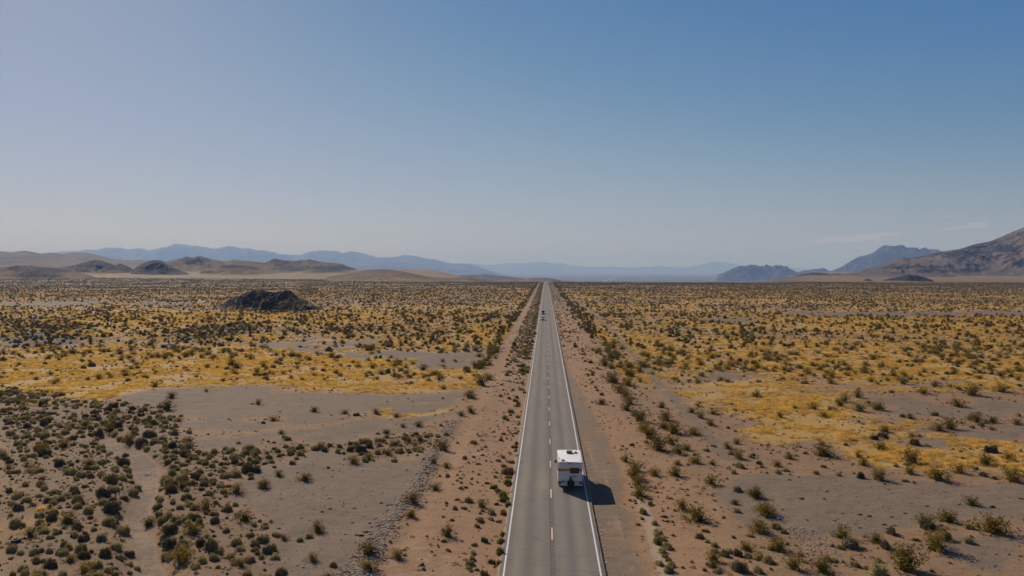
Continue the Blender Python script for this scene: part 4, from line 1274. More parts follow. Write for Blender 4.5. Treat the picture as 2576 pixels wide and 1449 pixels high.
# ---- everything else of its kind: one object each, instanced on points
stock = bpy.data.collections.new('stock')
def stock_coll(name, meshes):
    c = bpy.data.collections.new(name)
    for j, me in enumerate(meshes):
        o = bpy.data.objects.new(f'{name}_{j:02d}', me)
        c.objects.link(o)
    return c
def instancer(name, P, scl, zscl, idx, coll, label=None, seed=0):
    me = bpy.data.meshes.new(name)
    n = len(P)
    me.vertices.add(n)
    me.vertices.foreach_set('co', np.asarray(P, np.float32).ravel())
    r_ = np.random.default_rng(seed)
    a = me.attributes.new('rot', 'FLOAT_VECTOR', 'POINT')
    rot = np.zeros((n, 3), np.float32); rot[:, 2] = r_.random(n) * 6.283
    a.data.foreach_set('vector', rot.ravel())
    a = me.attributes.new('scl', 'FLOAT_VECTOR', 'POINT')
    s3 = np.stack([scl, scl * (.85 + .3 * r_.random(n)), scl * zscl], 1).astype(np.float32)
    a.data.foreach_set('vector', s3.ravel())
    a = me.attributes.new('pick', 'INT', 'POINT')
    a.data.foreach_set('value', np.asarray(idx, np.int32))
    o = bpy.data.objects.new(name, me)
    col.objects.link(o)
    ng = bpy.data.node_groups.new(name + '_spread', 'GeometryNodeTree')
    ng.interface.new_socket('Geometry', in_out='INPUT', socket_type='NodeSocketGeometry')
    ng.interface.new_socket('Geometry', in_out='OUTPUT', socket_type='NodeSocketGeometry')
    N = ng.nodes
    gi, go = N.new('NodeGroupInput'), N.new('NodeGroupOutput')
    ci = N.new('GeometryNodeCollectionInfo')
    ci.inputs['Collection'].default_value = coll
    ci.inputs['Separate Children'].default_value = True
    ci.inputs['Reset Children'].default_value = True
    ip = N.new('GeometryNodeInstanceOnPoints')
    ip.inputs['Pick Instance'].default_value = True
    def named(nm, t):
        q = N.new('GeometryNodeInputNamedAttribute')
        q.data_type = t
        q.inputs['Name'].default_value = nm
        return q.outputs['Attribute']
    L = ng.links
    L.new(gi.outputs[0], ip.inputs['Points'])
    L.new(ci.outputs[0], ip.inputs['Instance'])
    L.new(named('pick', 'INT'), ip.inputs['Instance Index'])
    L.new(named('rot', 'FLOAT_VECTOR'), ip.inputs['Rotation'])
    L.new(named('scl', 'FLOAT_VECTOR'), ip.inputs['Scale'])
    L.new(ip.outputs[0], go.inputs[0])
    md = o.modifiers.new('spread', 'NODES')
    md.node_group = ng
    o['kind'] = 'stuff'
    return o
FAR = {
    'creosote_bush': [far_mesh(700 + k, M_creosote, .62, 40, .8) for k in range(3)],
    'sagebrush': [far_mesh(710 + k, M_sage, .46, 30) for k in range(3)],
    'saltbush': [far_mesh(720 + k, M_salt, .5, 30) for k in range(2)],
    'dry_shrub': [far_mesh(730 + k, M_dry, .42, 28) for k in range(2)],
    'green_bush': [far_mesh(740 + k, M_green, .55, 28) for k in range(2)],
}
PL = {'creosote_bush': 'distant_creosote', 'sagebrush': 'distant_sagebrush', 'saltbush': 'distant_saltbush', 'dry_shrub': 'distant_dry_shrubs', 'green_bush': 'distant_green_shrubs'}
for k, ids in mass.items():
    if not ids: continue
    near = [i for i in ids if plants[i][2] < 230]
    far = [i for i in ids if plants[i][2] >= 230]
    coll = stock_coll(k + '_forms', MESH[k] + FAR[k])
    nn, nf = len(MESH[k]), len(FAR[k])
    ids = near + far
    P = np.array([(plants[i][1], plants[i][2], hz[i] - .02) for i in ids])
    r_ = np.random.default_rng(5)
    idx = np.concatenate([r_.integers(0, nn, len(near)), nn + r_.integers(0, nf, len(far))])
    S_ = np.array([plants[i][3] for i in ids]) * (1.1 if k == 'creosote_bush' else 1)
    instancer(PL[k], P, S_, .85 + .3 * r_.random(len(ids)), idx, coll, seed=len(k))

# ---- dry yellow grass
TUFT = [tuft_mesh(800 + k) for k in range(4)]
gp = []
for (y0, y1, n, seed, pr) in [(45, 200, 60000, 11, .55), (200, 420, 60000, 12, .42), (420, 900, 70000, 13, .30)]:
    X, Y, rg = scatter(n, y0, y1, seed)
    z = zones(X, Y)
    p = z['grass'] * sstep(.36, .60, fbm(X / 5.0, Y / 4.0, 3, 91)) * pr * 2.0
    ok = (rg.random(n) < p) & ~blocked(X, Y)
    s0 = (.75 + .6 * rg.random(n)) * (1.0 if y0 < 100 else (1.5 if y0 < 400 else 2.4))
    for x, y_, s_ in zip(X[ok], Y[ok], s0[ok]): gp.append((x, y_, s_))
gp = np.array(gp)
print('grass tufts', len(gp))
gz = height(gp[:, 0], gp[:, 1])
instancer('dry_grass', np.stack([gp[:, 0], gp[:, 1], gz], 1), gp[:, 2], np.where(gp[:, 1] > 420, .5, .9), np.random.default_rng(3).integers(0, 4, len(gp)), stock_coll('grass_forms', TUFT), seed=77)

# ---- ankle-high dry stubble and seedlings everywhere between the bushes
M_stub = foliage_material('stubble', (0.34, 0.205, 0.095), (0.42, 0.27, 0.13), (0.22, 0.16, 0.07), 0.3)
def stub_mesh(seed):
    rg = np.random.default_rng(seed)
    n = 46
    ph = np.arccos(1 - rg.random(n)); tt = rg.random(n) * 6.283; k_ = .5 * (.55 + .5 * rg.random(n))
    P = np.stack([k_ * np.sin(ph) * np.cos(tt), k_ * np.sin(ph) * np.sin(tt), np.maximum(.03, .62 * k_ * np.cos(ph))], 1)
    V, F = quads(P, .05 + rg.random(n) * .05, rg)
    return raw_mesh('stubble', V, list(map(tuple, F)), [M_stub])
STUB = [stub_mesh(850 + k) for k in range(4)] + FAR['sagebrush'][:1] + FAR['dry_shrub'][:1] + FAR['saltbush'][:1]
sp_ = []
for (y0, y1, n, seed, pr) in [(45, 130, 26000, 31, .55), (130, 300, 60000, 32, .5)]:
    X, Y, rg = scatter(n, y0, y1, seed)
    z = zones(X, Y)
    cl = sstep(.3, .65, fbm(X / 6, Y / 6, 3, 95))
    p_ = (.10 + .75 * z['thick'] + .45 * z['red'] * (1 - z['shoulder']) + .35 * (1 - z['gravel']) * (1 - z['road_zone']) + .25 * z['road_zone']) * pr * (.25 + cl) * (1 - .95 * z['shoulder']) * (1 - .93 * z['gravel'])
    p_ = np.where((X < -9.8) & (X > -12.8), p_ * .3, p_)
    ok = (rg.random(n) < p_) & ~blocked(X, Y)
    s0 = (.20 + .30 * rg.random(n) ** 1.5) * (1 if y0 < 100 else 1.35)
    for x, y_, s_ in zip(X[ok], Y[ok], s0[ok]): sp_.append((x, y_, s_))
sp_ = np.array(sp_)
print('stubble', len(sp_))
instancer('ground_scrub', np.stack([sp_[:, 0], sp_[:, 1], height(sp_[:, 0], sp_[:, 1])], 1), sp_[:, 2], np.ones(len(sp_)), np.random.default_rng(4).integers(0, 7, len(sp_)), stock_coll('stubble_forms', STUB), seed=78)

# ------------------------------------------------------------------ motorhome
M_shell = simple('white_gelcoat', (0.74, 0.72, 0.70), 0.35, var=0.10, scale=1.5)
M_roofm = simple('white_roof_membrane', (0.86, 0.83, 0.80), 0.6, var=0.12, scale=1.2)
M_black = simple('black_plastic', (0.018, 0.018, 0.020), 0.5)
M_tyre = simple('tyre_rubber', (0.020, 0.020, 0.021), 0.85)
M_rim = simple('grey_steel_rim', (0.34, 0.34, 0.35), 0.4, metal=0.6)
M_glass = simple('dark_glass', (0.012, 0.014, 0.017), 0.08, var=0.05, spec=0.8)
M_redlens = simple('red_lens', (0.12, 0.012, 0.010), 0.3)
M_amber = simple('amber_lens', (0.55, 0.20, 0.03), 0.3)
M_grey = simple('weathered_grey_plastic', (0.28, 0.26, 0.25), 0.7, var=0.35, scale=9)
M_logo = simple('red_lettering', (0.62, 0.075, 0.035), 0.45)
M_plate = simple('plate', (0.62, 0.62, 0.62), 0.5)
M_chrome = simple('chrome', (0.6, 0.6, 0.6), 0.2, metal=0.9)

def stripe_material():
    m, nt, b = new_mat('sunset_stripe')
    tc = nd(nt, 'ShaderNodeTexCoord').outputs['Generated']
    s = nd(nt, 'ShaderNodeSeparateXYZ')
    nt.links.new(tc, s.inputs[0])
    r = nd(nt, 'ShaderNodeValToRGB')
    r.color_ramp.elements[0].position = 0.0
    r.color_ramp.elements[0].color = (0.50, 0.035, 0.020, 1)
    r.color_ramp.elements[1].position = 1.0
    r.color_ramp.elements[1].color = (0.85, 0.52, 0.05, 1)
    for p, c in ((0.22, (0.60, 0.055, 0.02, 1)), (0.48, (0.76, 0.16, 0.02, 1)), (0.75, (0.83, 0.33, 0.03, 1))):
        e = r.color_ramp.elements.new(p); e.color = c
    nt.links.new(s.outputs[2], r.inputs[0])
    nt.links.new(r.outputs[0], b.inputs['Base Color'])
    b.inputs['Roughness'].default_value = 0.4
    return m

def wheel(parent, x, y, r=0.37, wdt=0.22, out=1, name='wheel'):
    w_ = empty(name, (x, y, r))
    w_.parent = parent
    t = MB().lathe_x([(-wdt / 2, r * .62), (-wdt / 2, r * .94), (-wdt * .36, r), (wdt * .36, r), (wdt / 2, r * .94), (wdt / 2, r * .62)], (0, 0, 0), 24).build('tyre', M_tyre, w_)
    rm = MB()
    s = out
    rm.lathe_x([(-s * wdt * .2, r * .60), (s * wdt * .40, r * .62), (s * wdt * .36, r * .50), (s * wdt * .20, r * .42), (s * wdt * .28, r * .16), (s * wdt * .42, r * .14)] if s > 0 else
               [(wdt * .2, r * .60), (-wdt * .40, r * .62), (-wdt * .36, r * .50), (-wdt * .20, r * .42), (-wdt * .28, r * .16), (-wdt * .42, r * .14)], (0, 0, 0), 20)
    rm.build('rim', M_rim, w_)
    return w_

def make_motorhome():
    RX, RY = 2.51, 80.9
    gz_ = float(road_z(np.array([RY + 3]))[0])
    t = empty('motorhome', (RX, RY, gz_))
    tag(t, 'white boxy motorhome with sunset stripe, spare wheel and roof air conditioner driving up the road', 'motorhome')
    W = 1.235
    prof = [(0.0, 0.50), (0.0, 2.86), (0.05, 2.92), (5.35, 2.92), (5.95, 2.80), (6.30, 2.52), (6.42, 2.15), (6.30, 1.98), (5.35, 1.90), (4.75, 1.60), (4.75, 0.50)]
    b = MB().prism_x(prof, -W, W)
    b.build('body', M_shell, t)
    # cambered roof skin with overhanging edge
    rf = MB()
    n = 8
    for k in range(n):
        x0, x1 = -W - .012 + (2 * W + .024) * k / n, -W - .012 + (2 * W + .024) * (k + 1) / n
        z0, z1 = 2.925 + .05 * (1 - (x0 / W) ** 2), 2.925 + .05 * (1 - (x1 / W) ** 2)
        rf.add([(x0, -.015, z0 - .02), (x1, -.015, z1 - .02), (x1, 5.45, z1), (x0, 5.45, z0), (x0, -.015, z0 - .05), (x1, -.015, z1 - .05), (x1, 5.45, z1 - .05), (x0, 5.45, z0 - .05)],
               [(0, 1, 2, 3), (4, 7, 6, 5), (0, 4, 5, 1), (3, 2, 6, 7)])
    rf.add([(-W - .012, -.015, 2.86), (-W - .012, 5.45, 2.86), (-W - .012, 5.45, 2.926), (-W - .012, -.015, 2.926)], [(0, 1, 2, 3)])
    rf.add([(W + .012, -.015, 2.86), (W + .012, 5.45, 2.86), (W + .012, 5.45, 2.926), (W + .012, -.015, 2.926)], [(3, 2, 1, 0)])
    roof = rf.build('roof', M_roofm, t)
    trim = MB().box((0, -.012, 2.868), (2 * W, .03, .022)).build('roof_trim', M_amber, t)
    ac = MB().box((0.02, 3.95, 3.10), (.62, .72, .26), bev=.05)
    aco = ac.build('air_conditioner', M_grey, roof)
    gr = MB()
    for k in range(6): gr.box((0.02, 3.585, 3.02 + .035 * k), (.5, .012, .014))
    gr.build('grille', M_black, roof)['kind'] = 'stuff'
    MB().box((.70, 3.95, 3.02), (.30, .34, .13), bev=.03).build('roof_vent', M_black, roof)
    MB().box((-.72, .62, 3.00), (.36, .36, .09), bev=.03).build('roof_vent', M_grey, roof)
    MB().box((-.80, .18, 2.965), (.52, .10, .02)).build('roof_patch', M_plate, roof)
    MB().box((-1.06, 1.25, 3.00), (.10, .12, .09), bev=.02).tube((-1.06, 1.25, 3.02), (-1.06, 1.25, 3.12), .02).build('vent_pipe', M_grey, roof)
    MB().box((-.32, .20, 2.99), (.07, .10, .06), bev=.01).build('vent_pipe', M_grey, roof)
    # rear wall
    st = stripe_material()
    z0, z1 = 2.02, 2.30
    MB().box((-.62, -.004, (z0 + z1) / 2), (1.20, .006, z1 - z0)).build('stripe', st, t)
    MB().box((1.06, -.004, (z0 + z1) / 2), (.32, .006, z1 - z0)).build('stripe', st, t)
    wn_ = MB().box((0.44, -.020, 2.06), (.92, .05, .56), bev=.02).build('rear_window', M_black, t)
    MB().box((0.44, -.049, 2.06), (.82, .012, .46), bev=.005).build('pane', M_glass, wn_)
    # lettering under the window
    cu = bpy.data.curves.new('logo_text', 'FONT')
    cu.body = 'iNDiE'
    cu.size = 0.235
    cu.align_x = 'CENTER'
    cu.extrude = 0.003
    cu.offset = 0.006
    to = bpy.data.objects.new('logo_text', cu)
    me = bpy.data.meshes.new_from_object(to)
    bpy.data.objects.remove(to)
    me.materials.clear(); me.materials.append(M_logo)
    lo = bpy.data.objects.new('lettering', me)
    col.objects.link(lo)
    lo.parent = t
    lo.location = (0.415, -.006, 1.44)
    lo.rotation_euler = (R(90), 0, 0)
    MB().box((0.38, -.004, 1.385), (.44, .006, .022)).build('lettering', M_logo, t)
    # spare wheel on its carrier, lamps, bumper
    sp = empty('spare_wheel', (0.06, -.20, .80)); sp.parent = t; sp.rotation_euler = (0, 0, R(-90))
    MB().lathe_x([(-.11, .22), (-.11, .33), (-.08, .365), (.08, .365), (.11, .33), (.11, .22)], (0, 0, 0), 24).build('tyre', M_tyre, sp)
    MB().lathe_x([(-.05, .22), (.08, .225), (.06, .17), (.03, .15), (.07, .06), (.10, .05)], (0, 0, 0), 20).build('rim', M_rim, sp)
    MB().box((.06, -.07, 1.02), (.10, .12, .80), bev=.02).box((.06, -.10, 1.26), (.26, .10, .08), bev=.02).box((.06, -.06, 1.42), (.12, .08, .14), bev=.02).build('wheel_carrier', M_black, t)
    MB().box((0, -.035, .925), (2 * W - .04, .06, .035)).build('trim_strip', M_black, t)
    for s in (-1, 1):
        MB().box((s * 1.07, -.035, .78), (.24, .06, .20), bev=.02).build('tail_light', M_redlens, t)
        MB().tube((s * 1.0, -.01, 2.80), (s * 1.0, -.035, 2.80), .03, .03, 8).build('marker_light', M_redlens, t)
    MB().box((0, -.02, 2.79), (.42, .04, .04), bev=.01).build('brake_light', M_redlens, t)
    MB().box((-.66, -.05, 1.06), (.08, .09, .14), bev=.02).box((-.80, -.03, .88), (.22, .04, .06)).build('plate_lamp', M_black, t)
    MB().box((-.80, -.022, .78), (.32, .02, .16)).build('licence_plate', M_plate, t)
    MB().box((0, -.06, .47), (2.3, .10, .10), bev=.02).box((0, .45, .44), (1.1, .9, .12)).build('bumper', M_black, t)
    MB().tube((-.6, .3, .36), (-.6, -.12, .34), .035).build('exhaust_pipe', M_grey, t)
    # sides: windows, door, hatches
    for s in (-1, 1):
        for (y, z, ly, lz) in ((1.2, 2.02, .95, .55), (3.4, 2.02, 1.15, .55)):
            f_ = MB().box((s * (W + .012), y, z), (.03, ly, lz), bev=.008).build('window', M_black, t)
            MB().box((s * (W + .030), y, z), (.008, ly - .10, lz - .10)).build('pane', M_glass, f_)
        f_ = MB().box((s * (W + .006), 5.75, 2.38), (.02, .62, .40), bev=.006).build('window', M_black, t)
        MB().box((s * (W + .020), 5.75, 2.38), (.006, .54, .32)).build('pane', M_glass, f_)
        MB().box((s * (W + .006), .75, .80), (.018, .9, .38), bev=.004).build('hatch', M_shell, t)
        MB().box((s * (W + .006), 3.6, .80), (.018, .9, .38), bev=.004).build('hatch', M_shell, t)
    d_ = MB().box((W + .012, 4.32, 1.55), (.025, .62, 1.85), bev=.01).build('door', M_shell, t)
    MB().box((W + .030, 4.10, 1.45), (.02, .10, .06)).build('handle', M_black, d_)
    # cab of the van it is built on
    cab = MB()
    secs = [(4.70, 1.02, .42, 1.95), (5.35, 1.02, .42, 1.93), (5.95, 1.00, .42, 1.88), (6.62, .99, .42, 1.28), (7.25, .93, .42, 1.12), (7.50, .84, .46, .92)]
    rs_ = []
    for (y, hw, zb, zt) in secs:
        zm = min(zt - .12, 1.25)
        top = hw * (.80 if zt > 1.5 else .90)
        rs_.append([(-hw, y, zb), (-hw - .02, y, (zb + zm) / 2), (-hw, y, zm), (-top, y, zt - .03), (-top + .1, y, zt), (top - .1, y, zt), (top, y, zt - .03), (hw, y, zm), (hw + .02, y, (zb + zm) / 2), (hw, y, zb)])
    cab.rings(rs_)
    cb = cab.build('cab', M_shell, t)
    MB().add([(-.80, 5.99, 1.86), (.80, 5.99, 1.86), (.88, 6.60, 1.315), (-.88, 6.60, 1.315)], [(0, 1, 2, 3)]).build('windscreen', M_glass, cb).location.z = .012
    for s in (-1, 1):
        MB().add([(s * 1.00, 5.25, 1.27), (s * .99, 6.35, 1.27), (s * .85, 5.98, 1.78), (s * .85, 5.30, 1.82)], [(0, 1, 2, 3) if s > 0 else (3, 2, 1, 0)]).build('window', M_glass, cb).location.x = s * .012
        MB().box((s * .66, 7.47, .82), (.32, .10, .20), bev=.03).build('headlight', M_plate, cb)
        mi = MB().box((s * 1.42, 6.05, 1.52), (.22, .12, .36), bev=.04).tube((s * 1.0, 6.05, 1.38), (s * 1.38, 6.05, 1.42), .03).build('mirror', M_black, t)
        MB().box((s * 1.42, 6.12, 1.50), (.20, .05, .30), bev=.02).build('mirror_shell', M_shell, mi)
        MB().box((s * 1.42, 5.985, 1.34), (.19, .02, .10), bev=.004).build('mirror_glass', M_shell, mi)
    MB().box((0, 7.49, .68), (.85, .10, .34), bev=.03).build('grille', M_black, cb)
    MB().box((0, 7.56, .46), (1.9, .14, .20), bev=.04).build('bumper', M_black, cb)
    for s in (-1, 1):
        wheel(t, s * .98, 1.75, .36, .36, s)
        wheel(t, s * .90, 6.62, .36, .24, s)
    return t
make_motorhome()

# ------------------------------------------------------------------ cars
def make_car(name, label, X, Y, towards, paint, suv=True, far=False):
    gz_ = float(road_z(np.array([Y]))[0])
    t = empty(name, (X, Y, gz_), math.pi if towards else 0.0)       # built with its nose towards +y
    tag(t, label, 'car')
    L_, hw = (4.7, .93) if suv else (4.7, .91)
    H_ = 1.74 if suv else 1.46
    # lower body: cross sections from tail to nose
    secs = [(-L_ / 2, .80, .42, .92), (-L_ / 2 + .12, .88, .30, 1.02), (-1.4, hw, .24, 1.04), (.9, hw, .24, 1.02), (1.55, .91, .26, .98), (L_ / 2 - .25, .86, .28, .88), (L_ / 2, .74, .36, .74)]
    rs_ = []
    for (y, h_, zb, zt) in secs:
        rs_.append([(-h_ * .9, y, zb), (-h_, y, zb + .12), (-h_, y, zt - .22), (-h_ * .93, y, zt - .06), (-h_ * .78, y, zt), (h_ * .78, y, zt), (h_ * .93, y, zt - .06), (h_, y, zt - .22), (h_, y, zb + .12), (h_ * .9, y, zb)])
    body = MB().rings(rs_).build('body', paint, t, smooth=False)
    yr0, yr1 = (-L_ / 2 + .18, -L_ / 2 + .55) if suv else (-L_ / 2 + .55, -1.05)
    zb = 1.0
    low = [(-.80, yr0, zb), (.80, yr0, zb), (.80, 1.12, zb - .02), (-.80, 1.12, zb - .02)]
    up_ = [(-.66, yr1, H_ - .05), (.66, yr1, H_ - .05), (.66, .28, H_ - .05), (-.66, .28, H_ - .05)]
    MB().rings([low, up_]).build('cabin', M_glass, t)
    MB().rings([[(-.67, yr1 - .02, H_ - .05), (.67, yr1 - .02, H_ - .05), (.67, .32, H_ - .05), (-.67, .32, H_ - .05)],
                [(-.58, yr1 + .06, H_), (.58, yr1 + .06, H_), (.58, .18, H_), (-.58, .18, H_)]]).build('roof', paint, t)
    p = MB()
    for s in (-1, 1):
        p.tube((s * .80, 1.13, .98), (s * .665, .29, H_ - .04), .045, .035, 4)
        p.tube((s * .81, -.35, 1.0), (s * .675, -.35, H_ - .04), .04, .04, 4)
        p.tube((s * .80, yr0, 1.0), (s * .665, yr1, H_ - .04), .06, .05, 4)
    p.build('pillars', paint, t)
    MB().box((0, L_ / 2 - .03, .60), (1.0, .10, .22), bev=.03).build('grille', M_black, t)
    MB().box((0, L_ / 2 - .02, .36), (1.5, .12, .16), bev=.03).build('bumper', M_black, t)
    for s in (-1, 1):
        MB().box((s * .64, L_ / 2 - .13, .76), (.34, .24, .15), bev=.03).build('headlight', M_lamp_glint, t)
        MB().box((s * .72, -L_ / 2 + .03, .86), (.26, .10, .18), bev=.03).build('tail_light', M_redlens, t)
        MB().box((s * 1.00, .85, 1.06), (.20, .10, .14), bev=.03).build('mirror', paint, t)
        for y in (-1.42, 1.42): wheel(t, s * .80, y, .34, .22, s)
    MB().box((0, L_ / 2 + .045, .44), (.32, .015, .14)).build('licence_plate', M_plate, t)
    return t
M_lamp_glint = simple('headlight_glint', (0.8, 0.8, 0.8), 0.2, emit=(1.0, 0.93, 0.82, 1.2))  # glow on the headlight lenses stands in for sun glints on the fenders
M_silver = simple('silver_paint', (0.42, 0.43, 0.44), 0.3, metal=0.4, var=.05)
M_darkcar = simple('dark_grey_paint', (0.10, 0.105, 0.115), 0.25, metal=0.3, var=.05)
M_whitecar = simple('white_car_paint', (0.70, 0.70, 0.70), 0.3, var=.05)
make_car('oncoming_car', 'silver oncoming car in front of a dark one, painted sun glints at the headlights', -1.25, 357, True, M_silver, False)
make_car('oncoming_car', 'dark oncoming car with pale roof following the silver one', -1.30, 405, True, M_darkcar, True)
make_car('distant_car', 'tiny white car coming over the road far past the oncoming pair', -1.1, 1180, True, M_whitecar, True)
make_car('distant_car', 'tiny dark car driving away where the road meets the crest', 2.2, 1240, False, M_darkcar, True)

# ------------------------------------------------------------------ road sign seen from behind
def make_sign():
    X, Y = -5.25, 270.0
    z = float(height(np.array([X]), np.array([Y]))[0])
    t = empty('road_sign', (X, Y, z - .1))
    tag(t, 'diamond warning sign seen from behind on a post by the verge', 'sign')
    MB().box((0, 0, 1.15), (.09, .06, 2.3)).build('post', M_grey, t)
    s = .66
    MB().add([(0, -.04, 1.35), (s, -.04, 1.35 + s), (0, -.04, 1.35 + 2 * s), (-s, -.04, 1.35 + s), (0, -.052, 1.35), (s, -.052, 1.35 + s), (0, -.052, 1.35 + 2 * s), (-s, -.052, 1.35 + s)],
             [(3, 2, 1, 0), (4, 5, 6, 7), (0, 1, 5, 4), (1, 2, 6, 5), (2, 3, 7, 6), (3, 0, 4, 7)]).build('sign_panel', simple('sign_back', (0.20, 0.215, 0.24), .5, metal=.3), t)
    return t
make_sign()

# ------------------------------------------------------------------ old tyre and litter by the wash
def put(px, py):
    X, Y = ground_at(px, py)
    z = float(height(np.array([X]), np.array([Y]))[0])
    X, Y = ground_at(px, py, z)
    return X, Y, float(height(np.array([X]), np.array([Y]))[0])
X, Y, z = put(40.3, 1363)
tb = MB().lathe_x([(-.11, .22), (-.11, .35), (-.08, .39), (.08, .39), (.11, .35), (.11, .22), (.07, .20), (-.07, .20)], (0, 0, 0), 28)
# open ring: drop the end caps and close the inner wall
tb.f = tb.f[:-2]
tb.f += [(7 * 28 + i, 0 * 28 + i, 0 * 28 + (i + 1) % 28, 7 * 28 + (i + 1) % 28) for i in range(28)]
tb.m = [0] * len(tb.f)
ty = tb.build('old_tyre', simple('dusty_tyre', (0.050, 0.044, 0.040), 0.85, var=.5, scale=4), None)
ty.location = (X, Y, z + .12); ty.rotation_euler = (R(4), R(86), R(20))
tag(ty, 'discarded black tyre lying flat on the brown soil near pale mounds', 'tyre')
M_litter = simple('pale_litter', (0.72, 0.74, 0.76), .6)
for (px, py, s_, lab) in ((371.5, 1194.5, .42, 'white scrap of litter lying in the dry wash bed'), (1959, 1305, .34, 'pale scrap of litter in the shade of a creosote bush on stony ground')):
    X, Y, z = put(px, py)
    rg_ = np.random.default_rng(int(px))
    m_ = MB()
    rings_ = []
    for k in range(6):
        a = k / 5
        rings_.append([(s_ * (a - .5) * 1.6, s_ * .28 * math.sin(j * 1.571 + .4) * (1 - abs(a - .5)) + rg_.normal() * .02, .04 + s_ * .16 * (1 + math.cos(j * 1.571 + .4)) * (.5 + rg_.random() * .8)) for j in range(4)])
    m_.rings(rings_)
    o = m_.build('litter', M_litter)
    o.location = (X, Y, z); o.rotation_euler = (0, 0, .7)
    tag(o, lab, 'litter')

# dead branch at the foot of the gravel flat
X, Y, z = put(867, 1440)
br = MB()
rg_ = np.random.default_rng(12)
def limb(p, d, L, r, depth):
    q = p + d * L
    br.tube(p, q, r, r * .6, 5)
    if depth:
        for k in range(3):
            nd_ = (d + Vector(rg_.normal(size=3)) * .55); nd_.z = abs(nd_.z) * .7
            limb(p.lerp(q, .5 + .25 * k), nd_.normalized(), L * .62, r * .6, depth - 1)
for k in range(5):
    a = k * 1.25
    limb(Vector((0, 0, 0)), Vector((math.cos(a), math.sin(a) * .6, .55)).normalized(), .55, .035, 2)
o = br.build('dead_bush', simple('bleached_wood', (0.50, 0.43, 0.36), .85, var=.3))
o.location = (X, Y, z)
tag(o, 'bleached leafless dead bush at the near end of the gravel flat', 'dead bush')

# ------------------------------------------------------------------ stones
M_stone_dark = simple('dark_stone', (0.060, 0.048, 0.044), .9, var=.4, scale=5)
M_stone_pale = simple('pale_stone', (0.46, 0.36, 0.28), .9, var=.4, scale=5)
M_stone_brown = simple('brown_stone', (0.24, 0.165, 0.12), .9, var=.4, scale=5)
def stone_mesh(seed, mat, flat=.5):
    rg = np.random.default_rng(seed)
    n, m = 8, 5
    vs = [(rg.normal() * .05, rg.normal() * .05, flat * .5 * (1 + rg.normal() * .12))]
    fs = []
    kx, ky = 1, .6 + rg.random() * .4
    for j in range(1, m):
        ph = j / (m - 1) * 2.3
        for i in range(n):
            th = 2 * math.pi * i / n
            k = .5 * (1 + rg.normal() * .12)
            vs.append((kx * k * math.sin(ph) * math.cos(th), ky * k * math.sin(ph) * math.sin(th), flat * k * math.cos(ph)))
    for i in range(n): fs.append((0, 1 + i, 1 + (i + 1) % n))
    for j in range(1, m - 1):
        for i in range(n):
            a = 1 + (j - 1) * n + i; b_ = 1 + (j - 1) * n + (i + 1) % n
            fs.append((a, a + n, b_ + n, b_))
    return raw_mesh('stone', np.array(vs), fs, [mat])
ST_D = [stone_mesh(900 + k, M_stone_dark, .55) for k in range(5)]
ST_P = [stone_mesh(910 + k, M_stone_pale, .5) for k in range(3)]
ST_B = [stone_mesh(920 + k, M_stone_brown, .5) for k in range(3)]
# stones the photograph lets one pick out: crop number, x, y, width
PICK = {4: [(272,806,26),(335,787,20),(353,931,34),(505,937,26),(910,834,24),(520,880,30),(223,1004,20),(742,1038,36),(800,1046,44),(625,1031,20),(1047,1029,28),(1194,980,28),(1410,970,20),(1630,990,44),(1508,945,30),(908,1107,32),(958,1053,22),(575,1079,18),(393,1076,18),(263,1226,20),(936,870,20),(1822,931,34),(1655,1303,22),(1743,1306,26),(1820,1318,30),(1495,1317,26),(743,1129,26),(980,1112,24),(262,1226,20),(713,1101,18),(543,805,16),(1655,1380,20),(1240,1040,18)],
        2: [(538,998,26),(483,1020,28),(880,961,24),(1018,948,22),(625,980,20),(700,995,22),(985,975,24),(805,1096,24),(690,1093,18),(775,1155,50),(745,1180,40),(715,1175,28),(808,1172,26),(610,1208,18),(905,1245,32),(985,1060,26),(850,1060,18),(555,742,18),(600,745,16),(757,742,16),(195,1130,30),(345,1062,22),(358,1393,20),(530,930,16),(400,1077,16),(15,297,30),(200,347,26),(100,400,24),(1035,1275,30),(790,1205,26),(640,1170,16)],
        3: [(985,930,20),(1040,860,16),(950,300,16),(1060,920,18),(1215,835,22),(1225,870,22),(1240,885,18)]}
k_ = 0
rows = []
for cr, L_ in PICK.items():
    for cx, cy, cw in L_:
        px, py = (CROP[cr] + cx / (1845 / 1100.0)) / (4096 / 2576), (1440 + cy / (1845 / 1100.0)) / (4096 / 2576)
        X, Y, z = put(px, py)
        rows.append((cr, X, Y, z, cw / K * Y / FPX))
by = {}
for r_ in rows: by.setdefault(r_[0], []).append(r_)
wh = {4: 'on gravel beyond the lay-by', 2: 'on gravel beyond the dirt track', 3: 'by the lay-by bushes'}
rg = np.random.default_rng(44)
